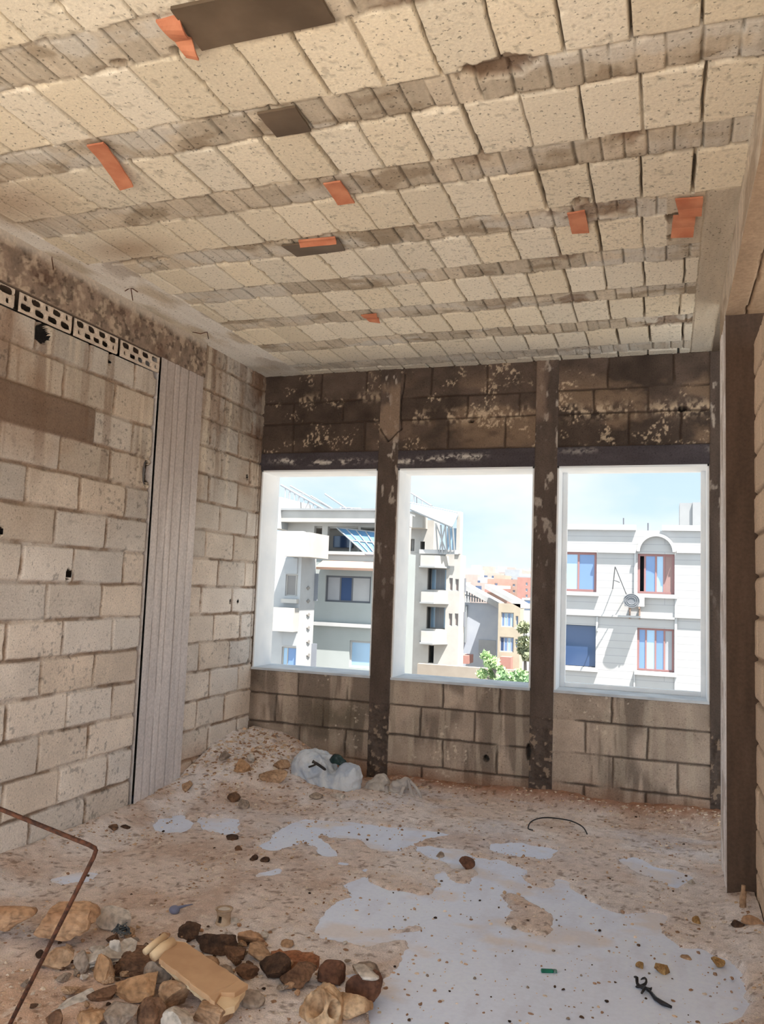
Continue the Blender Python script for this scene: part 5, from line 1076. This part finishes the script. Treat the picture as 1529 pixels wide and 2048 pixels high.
solar([ony(704, 1017, 40.6), ony(722, 1018, 40.6), (ony(728, 1024, 40.)[0], 40., zt+.04), (ony(708, 1024, 40.)[0], 40., zt+.04)], 2, 1, O_PVD, O_PERG, 'right blue solar panel lying on the flat roof above the penthouse')
# raking steel frame on that roof
r_ = empty('roof_frame', (ony(640, 1023, 40)[0], 40., zt)); O_ = np.array(r_.location); b = MB()
T0, T1 = ony(562, 970, 40), ony(656, 1023, 40); U0, U1 = ony(622, 992, 40.5), ony(672, 1022, 40.5)
b.tube([T0-O_, T1-O_], .06, 6).tube([T0-O_+np.array([0, 1.2, .1]), T1-O_+np.array([0, 1.2, .1])], .05, 6).tube([U0-O_, U1-O_], .05, 6).tube([U0-O_+np.array([.5, .8, .2]), U1-O_+np.array([.5, .8, .1])], .05, 6); b.build('rail', O_PERG, r_)
b = MB()
for i in range(1, 10): p_ = T0+(T1-T0)*i/10.-O_; b.tube([p_, (p_[0], p_[1], min(0., p_[2]-.05))], .035, 5)
for i in range(1, 8, 2): p_ = T0+(T1-T0)*i/10.-O_; q_ = T0+(T1-T0)*(i+1)/10.-O_; b.tube([(p_[0], p_[1], 0), q_], .025, 5)
b.tube([(T0-O_)*np.array([1, 1, 0])+np.array([1, 0, 1.0]), (T1-O_)*np.array([1, 1, 0])+np.array([-1.5, 0, 1.0])], .025, 5); b.build('strut', O_PERG, r_)
tag(r_, 'raking white steel frame on the roof in the left window', 'frame')

# --- cream block at the left edge (A)
Y = 33.
r_ = empty('apartment_building', (-17.2, Y, GZ)); off = -np.array(r_.location); X0, X1 = ony(500, 1200, Y)[0], ony(600, 1200, Y)[0]; ZT = ony(590, 1062, Y)[2]
W1, W2, W3 = rect(571, 1149, 596, 1192, Y), rect(563, 1294, 592, 1345, Y), rect(552, 1222, 565, 1240, Y)
place(facade('wall', X0, X1, GZ, ZT, Y, 1.62, [W1, W2, W3], O_WHITE, r_))
for h in (W1, W2, W3): place(bx_('room_wall', (h[0]-.3, h[1]-.2, h[2]+.3, h[3]+.1), Y+1.5, Y+1.58, O_ROOM, r_))
place(window(W1, Y, r_, O_CREAM, [.78], [glass('brown_glass', srgb(150, 140, 132)*.6), O_CREAM], .05, 'brown glazed window')); place(window(W2, Y, r_, O_CREAM, [.35], [O_GLL, O_GL], .05)); place(bx_('shutter', (W3[0], W3[1], W3[2], W3[3]), Y+.05, Y+.1, O_GLL, r_))
place(bx_('balcony_box', rect(569, 1064, 618, 1113, Y-1), Y-1, Y+1.2, O_CREAM, r_)); place(bx_('balcony_box', rect(556, 1215, 597, 1262, Y), Y-.5, Y, O_CREAM, r_))
place(bx_('roller_blind', rect(572, 1116, 596, 1147, Y), Y-.06, Y, om('blind_grey', oc(226, 230, 234)), r_)); place(bx_('window_sill', rect(567, 1198, 598, 1206, Y), Y-.25, Y, O_CREAM, r_)); place(bx_('roller_blind', rect(566, 1263, 594, 1291, Y), Y-.05, Y, om('blind_grey2', oc(226, 230, 234)), r_))
for py in (1176, 1202, 1229, 1255, 1283, 1310): q = at(616, py, 0, X1); s_ = .09; place(MB().prism([(X1, q[1]-s_*2, q[2]), (X1, q[1], q[2]-s_), (X1, q[1]+s_*2, q[2]), (X1, q[1], q[2]+s_)], (.05, 0, 0)).build('ornament', om('ornament_grey', oc(180, 170, 160)), r_))
tag(r_, 'cream and white apartment block at the left edge of the left window', 'building')

# --- corner block with stacked balconies (C)
Y = 60.
r_ = empty('apartment_building', (-29, Y, GZ)); off = -np.array(r_.location); X0, X1 = ony(812, 1200, Y)[0], ony(919, 1200, Y)[0]; ZT = ony(880, 1108, Y)[2]
HS = [rect(855, 1137, 893, 1180, Y), rect(853, 1214, 891, 1258, Y), rect(857, 1291, 868, 1326, Y), rect(899, 1156, 906, 1181, Y), rect(911, 1158, 918, 1182, Y), rect(898, 1227, 905, 1252, Y), rect(910, 1227, 917, 1252, Y)]
place(facade('wall', X0, X1, GZ, ZT, Y, 1.8, HS, O_CREAM, r_))
for h in HS: place(bx_('room_wall', (h[0]-.2, h[1]-.1, h[2]+.2, h[3]+.1), Y+1.5, Y+1.58, O_ROOM, r_))
for h in HS[:2]: place(window((h[0], h[1], h[2], h[3]), Y+1., r_, O_TRIM, [.28, .5, .72], [O_GLL, O_CURT, O_CURT, O_GLL], .06))
for h in HS[3:]: place(window(h, Y, r_, O_WHITE, [], [glass('brown_pane', srgb(150, 130, 122)*.5)], .05))
for (a, b_, c_, d_) in [(841, 1112, 898, 1133), (842, 1184, 896, 1204), (842, 1262, 894, 1284)]:
    q = rect(a, b_, c_, d_, Y); place(MB().prism([(q[0], Y, q[1]), (q[0]+.35, Y-1.1, q[1]), (q[2]-.8, Y-1.1, q[1]), (q[2], Y, q[1])], (0, 0, q[3]-q[1])).build('balcony', O_CREAM, r_)); place(MB().prism([(q[0]-.1, Y, q[1]), (q[0]+.3, Y-1.25, q[1]), (q[2]-.75, Y-1.25, q[1]), (q[2]+.1, Y, q[1])], (0, 0, -.12)).build('balcony_slab', O_SLAB, r_))
YP = 62.; place(facade('upper_wall', ony(822, 1060, YP)[0], ony(868, 1060, YP)[0], ZT-.2, ony(840, 1040, YP)[2], YP, 1.8, [rect(822, 1078, 829, 1102, YP), rect(841, 1083, 850, 1102, YP)], O_CREAM, r_)); place(bx_('upper_balcony', rect(818, 1026, 856, 1058, YP), YP-1.4, YP, O_CREAM, r_))
place(bx_('railing', rect(842, 1100, 920, 1108, Y), Y-.4, Y-.3, O_TRIM, r_)); place(bx_('end_wall', rect(914, 1023, 921, 1108, Y), Y-.1, Y+.8, O_CREAM, r_))
b = MB(); A_ = ony(822, 1006, 61.5); B_ = ony(918, 1026, 60.); C_ = ony(918, 1052, 58.6); D_ = ony(822, 1018, 59.4)
b.prism([A_, B_, ony(905, 1054, 58.8), D_], (0, 0, -.12)); place(b.build('canopy', glass('canopy_glass', srgb(160, 186, 206)*.55, .3), r_))
b = MB(); b.tube([D_, ony(905, 1054, 58.8)], .10, 6).tube([A_, B_], .08, 6)
for px, t0 in [(872, 1046), (882, 1050), (891, 1052), (898, 1054), (906, 1054)]: b.tube([ony(px, t0, 59), (ony(px, 1105, 59)[0], 59.6, ZT)], .07, 6)
b.tube([ony(872, 1046, 59), (ony(890, 1105, 59)[0], 59.6, ZT)], .05, 5).tube([ony(891, 1050, 59), (ony(874, 1105, 59)[0], 59.6, ZT)], .05, 5); place(b.build('canopy_frame', O_PERG, r_))
place(bx_('glass_screen', rect(893, 1056, 915, 1108, Y), Y+.2, Y+.25, O_GLL, r_)); b = MB(); b.tube([ony(821, 985, 62), ony(864, 1012, 61)], .07, 6)
for px, t in [(828, 990), (834, 994), (845, 1001)]: b.tube([ony(px, t, 61.8), ony(px, 1012, 61.8)], .05, 5)
place(b.build('roof_rail', O_PERG, r_))
tag(r_, 'cream corner block with three stacked balconies and a glass rooftop canopy', 'building')
o = MB().box((ony(835, 1340, 45)[0], 45, GZ), (ony(1066, 1340, 45)[0], 45.4, ony(920, 1333, 45)[2])).build('garden_wall', O_BEIGE); tag(o, 'beige boundary wall below the stacked balconies', 'wall')

# --- bluish workshop with raking roof (D), yellow block (E), orange block (F), blue kiosk (G)
Y = 74.
r_ = empty('workshop_building', (-24, Y, GZ)); off = -np.array(r_.location); X0, X1 = ony(920, 1250, Y)[0], ony(1000, 1250, Y)[0]
place(facade('wall', X0, X1, GZ, ony(960, 1206, Y)[2], Y, 1.8, [], O_BLUEW, r_)); b = MB()
a_, c_ = ony(921, 1164, Y-.5), ony(997, 1206, Y-.5); b.prism([a_, c_, c_+np.array([0, 0, -.5]), a_+np.array([0, 0, -.5])], (0, 3., 0)); place(b.build('raking_roof', O_WHITE, r_)); b = MB()
for i in range(12): p_ = ony(924+i*5.2, 1172+i*2.5, Y-.3); q_ = ony(924+i*5.2, 1204, Y-.3); b.tube([p_, q_], .07, 5)
b.tube([ony(922, 1188, Y-.3), ony(985, 1202, Y-.3)], .06, 5); place(b.build('balustrade', om('balustrade_grey', oc(140, 150, 158)), r_)); place(MB().tube([ony(933, 1210, Y-.1), ony(930, 1285, Y-.1)], .12, 6).build('drainpipe', om('drain_grey', oc(150, 164, 172)), r_)); place(bx_('patch', rect(958, 1280, 992, 1310, Y), Y-.05, Y, O_SLAB, r_, 'rough grey patch of bare wall')); place(bx_('planter', rect(922, 1306, 952, 1322, Y), Y-3, Y-1, O_ORG, r_))
tag(r_, 'bluish white workshop wall under a raking white roof', 'building')
Y = 70.
r_ = empty('apartment_building', (-20, Y, GZ)); off = -np.array(r_.location); X0, X1 = ony(996, 1280, Y)[0], ony(1040, 1280, Y)[0]
HS = [rect(1003, 1225, 1028, 1254, Y), rect(1000, 1274, 1028, 1304, Y), rect(1032, 1232, 1037, 1250, Y), rect(1031, 1278, 1036, 1296, Y)]
place(facade('wall', X0, X1, GZ, ony(1018, 1207, Y)[2], Y, 1.8, HS, O_YEL, r_))
place(window(HS[0], Y, r_, O_TRIM, [.25, .5, .75], [O_GL, O_GLL, O_GL, O_GLL], .08)); place(window(HS[1], Y, r_, O_TRIM, [.3, .55, .78], [O_GLD, O_GL, O_GLL, O_GL], .08))
for h in HS[2:]: place(window(h, Y, r_, O_TRIM, [], [O_GL], .06))
b = MB(); a_, c_ = ony(970, 1168, Y), ony(1042, 1207, Y); b.prism([a_, c_, c_+np.array([0, 0, -.4]), a_+np.array([0, 0, -.4])], (0, 4, 0)); place(b.build('raking_roof', O_WHITE, r_))
place(bx_('red_base', rect(1000, 1314, 1022, 1345, Y-1), Y-1, Y, O_ORG, r_)); tag(r_, 'narrow yellow block with gridded windows behind the green tree', 'building')
Y = 150.
r_ = empty('apartment_building', (-40, Y, GZ)); off = -np.array(r_.location); HS = [rect(1008, 1178, 1015, 1184, Y), rect(1026, 1168, 1031, 1173, Y), rect(1026, 1180, 1031, 1185, Y), rect(990, 1166, 996, 1172, Y)]
place(facade('wall', ony(975, 1180, Y)[0], ony(1034, 1180, Y)[0], GZ, ony(1000, 1158, Y)[2], Y, 15, HS, om('peach_plaster', oc(238, 178, 146)), r_))
for h in HS: place(window(h, Y, r_, O_TRIM, [], [O_GL], .12))
place(MB().prism([ony(970, 1178, Y-2), ony(1022, 1178, Y-2), ony(1022, 1172, Y), ony(975, 1170, Y)], (0, 0, -.6)).build('roof', O_ORG, r_)); place(bx_('roof_box', rect(986, 1150, 1008, 1160, Y), Y+1, Y+8, om('peach2', oc(244, 206, 176)), r_)); tag(r_, 'peach coloured block with a terracotta roof in the distance', 'building')
Y = 140.; r_ = empty('apartment_building', (-33, Y, GZ)); off = -np.array(r_.location); HS = [rect(1052, 1165+i*12, 1056, 1171+i*12, Y) for i in range(3)]; place(facade('wall', ony(1035, 1180, Y)[0], ony(1090, 1180, Y)[0], GZ, ony(1050, 1155, Y)[2], Y, 14, HS, O_ORG, r_))
for h in HS: place(window(h, Y, r_, O_TRIM, [], [O_GL], .1))
tag(r_, 'coral red block cut by the right post of the middle window', 'building')
Y = 100.; r_ = empty('shop_building', (-24, Y, GZ)); off = -np.array(r_.location); HS = [rect(1049, 1200, 1062, 1208, Y), rect(1049, 1217, 1062, 1221, Y)]; place(facade('wall', ony(1044, 1220, Y)[0], ony(1090, 1220, Y)[0], GZ, ony(1055, 1196, Y)[2], Y, 8, HS, O_WHITE, r_))
for h in HS: place(window(h, Y, r_, O_TRIM, [], [O_GL], .08))
tag(r_, 'white low building below the coral red block', 'building')
# --- the far town: house after house towards the hills
rt = np.random.default_rng(21); cols = [O_WHITE, O_CREAM, om('far_grey', oc(206, 212, 220)), om('far_sand', oc(232, 216, 196)), om('far_pink', oc(230, 200, 186)), O_BLUEW]
for i in range(46):
    Yd = rt.uniform(210, 640); px = rt.uniform(900, 1072); top = rt.uniform(1139, 1160)+(6 if Yd < 300 else 0); x = ony(px, 1160, Yd)[0]; w_ = rt.uniform(7, 16); z1 = ony(px, top, Yd)[2]
    r_ = empty('distant_house', (x, Yd, GZ)); MB().box((-w_/2, 0, 0), (w_/2, 10, z1-GZ)).box((-w_*.15, 2, z1-GZ), (w_*.2, 6, z1-GZ+2.2)).build('wall', cols[i % 6], r_)
    if Yd < 420:
        for k in range(3): MB().box((-w_*.32+k*w_*.26, -.06, z1-GZ-2.4), (-w_*.32+k*w_*.26+w_*.12, .05, z1-GZ-.9)).build('window', O_GLD, r_)
    tag(r_, 'small pale flat-roofed house in the hazy distant town', 'house', 'houses of the distant town')
# --- trees
def leaf_cloud(centres, n, size, seed):
    r = np.random.default_rng(seed); V_, F_ = [], []
    for i in range(n):
        c = centres[r.integers(0, len(centres))]; d = r.normal(size=3); d /= np.linalg.norm(d); p = np.array(c[:3])+d*c[3]*r.uniform(.35, 1.)**.6*np.array([1, 1, .8])
        a = r.normal(size=3); a /= np.linalg.norm(a); b_ = np.cross(a, r.normal(size=3)); b_ /= np.linalg.norm(b_); s = size*r.uniform(.6, 1.3); k = len(V_)
        V_ += [p-a*s, p+b_*s*.45, p+a*s, p-b_*s*.45]; F_.append((k, k+1, k+2, k+3))
    return np.array(V_), np.array(F_)
M_LEAF = mat('bright_leaf', oc(190, 232, 120)*1.5, oc(110, 186, 70)*1.3, .9, .7, 0); M_LEAF2 = mat('dull_leaf', oc(200, 212, 140)*1.2, oc(140, 160, 90)*1.1, .7, .7, 0); M_TRUNK = om('bark', oc(140, 118, 92))
def tree(Y, blobs, n, size, m, seed, label):
    cs = []
    for (px, py, rpx, dy) in blobs: p_ = ony(px, py, Y+dy); cs.append((p_[0], p_[1], p_[2], rpx*(Y/FPX)))
    c0 = np.mean([c[:3] for c in cs], 0); r_ = empty('tree', (c0[0], c0[1], GZ)); O_ = np.array(r_.location); V_, F_ = leaf_cloud(cs, n, size, seed)
    link('foliage', np_mesh('foliage', V_-O_, F_, smooth=False), m, r_); b = MB(); top = np.array([c0[0], c0[1], c0[2]-.5])
    b.tube([(0, 0, 0), (.1, 0, (top[2]-GZ)*.5), top-O_], [.22, .16, .10], 8); b.build('trunk', M_TRUNK, r_, smooth=True); b = MB()
    for c in cs: b.tube([top-O_-np.array([0, 0, .6]), (top-O_+np.array(c[:3])-O_)/2, np.array(c[:3])-O_], [.07, .05, .02], 6)
    b.build('branches', M_TRUNK, r_, smooth=True); return tag(r_, label, 'tree')
tree(26, [(984, 1325, 14, 0), (996, 1345, 20, .5), (1012, 1358, 18, -.5), (1040, 1355, 20, .3), (1060, 1362, 16, 0), (972, 1312, 8, 0), (1085, 1365, 16, 0), (1000, 1375, 22, 0), (965, 1348, 9, 0)], 3000, .11, M_LEAF, 5, 'bright green leafy tree just below the middle window')
tree(66, [(1048, 1255, 12, 0), (1052, 1285, 15, 0), (1058, 1310, 14, 0), (1046, 1300, 8, 0)], 900, .3, M_LEAF2, 6, 'dull yellowish tree beside the narrow yellow block')

# ------------------------------------------------------------------ daylight
def world():
    w = bpy.data.worlds.new('sky'); S.world = w; w.use_nodes = True; t = w.node_tree; N = t.nodes; L = t.links
    bg = N['Background']; tc = N.new('ShaderNodeTexCoord'); sx = N.new('ShaderNodeSeparateXYZ'); L.new(tc.outputs['Generated'], sx.inputs[0])
    n = N.new('ShaderNodeTexNoise'); n.inputs['Scale'].default_value = 2.6; n.inputs['Detail'].default_value = 6; n.inputs['Roughness'].default_value = .55
    mp = N.new('ShaderNodeMapping'); mp.inputs['Scale'].default_value = (1, 1, 2.6); mp.inputs['Location'].default_value = (.3, .2, .1); L.new(tc.outputs['Generated'], mp.inputs[0]); L.new(mp.outputs[0], n.inputs['Vector'])
    r = N.new('ShaderNodeMapRange'); r.inputs[1].default_value = .42; r.inputs[2].default_value = .62; L.new(n.outputs[0], r.inputs[0])
    m = N.new('ShaderNodeMix'); m.data_type = 'RGBA'; m.inputs[6].default_value = (.62, .82, 1.0, 1); m.inputs[7].default_value = (.93, .98, 1.0, 1); L.new(r.outputs[0], m.inputs[0])
    # sky brightened behind the viewer, on the sun's side, to light the room
    g = N.new('ShaderNodeMapRange'); g.inputs[1].default_value = -.9; g.inputs[2].default_value = .35; g.inputs[3].default_value = SKY_BACK; g.inputs[4].default_value = SKY_FRONT; L.new(sx.outputs[1], g.inputs[0])
    L.new(m.outputs[2], bg.inputs[0]); L.new(g.outputs[0], bg.inputs[1])
SKY_FRONT, SKY_BACK = .70, 1.5
world()
sd = bpy.data.lights.new('sun', 'SUN'); sd.energy = 14; sd.angle = .01; sd.color = (1., .95, .88)
so = bpy.data.objects.new('sun', sd); COL.objects.link(so)
so.rotation_euler = Vector((1.3, -1.0, 4.0)).to_track_quat('Z', 'Y').to_euler(); so.location = (0, -5, 20)
S.view_settings.view_transform = 'Standard'; S.view_settings.look = 'None'; S.view_settings.gamma = 1; S.view_settings.use_curve_mapping = False
S.view_settings.exposure = 0.6
S.cycles.use_denoising = True; S.cycles.diffuse_bounces = 8; S.cycles.max_bounces = 12
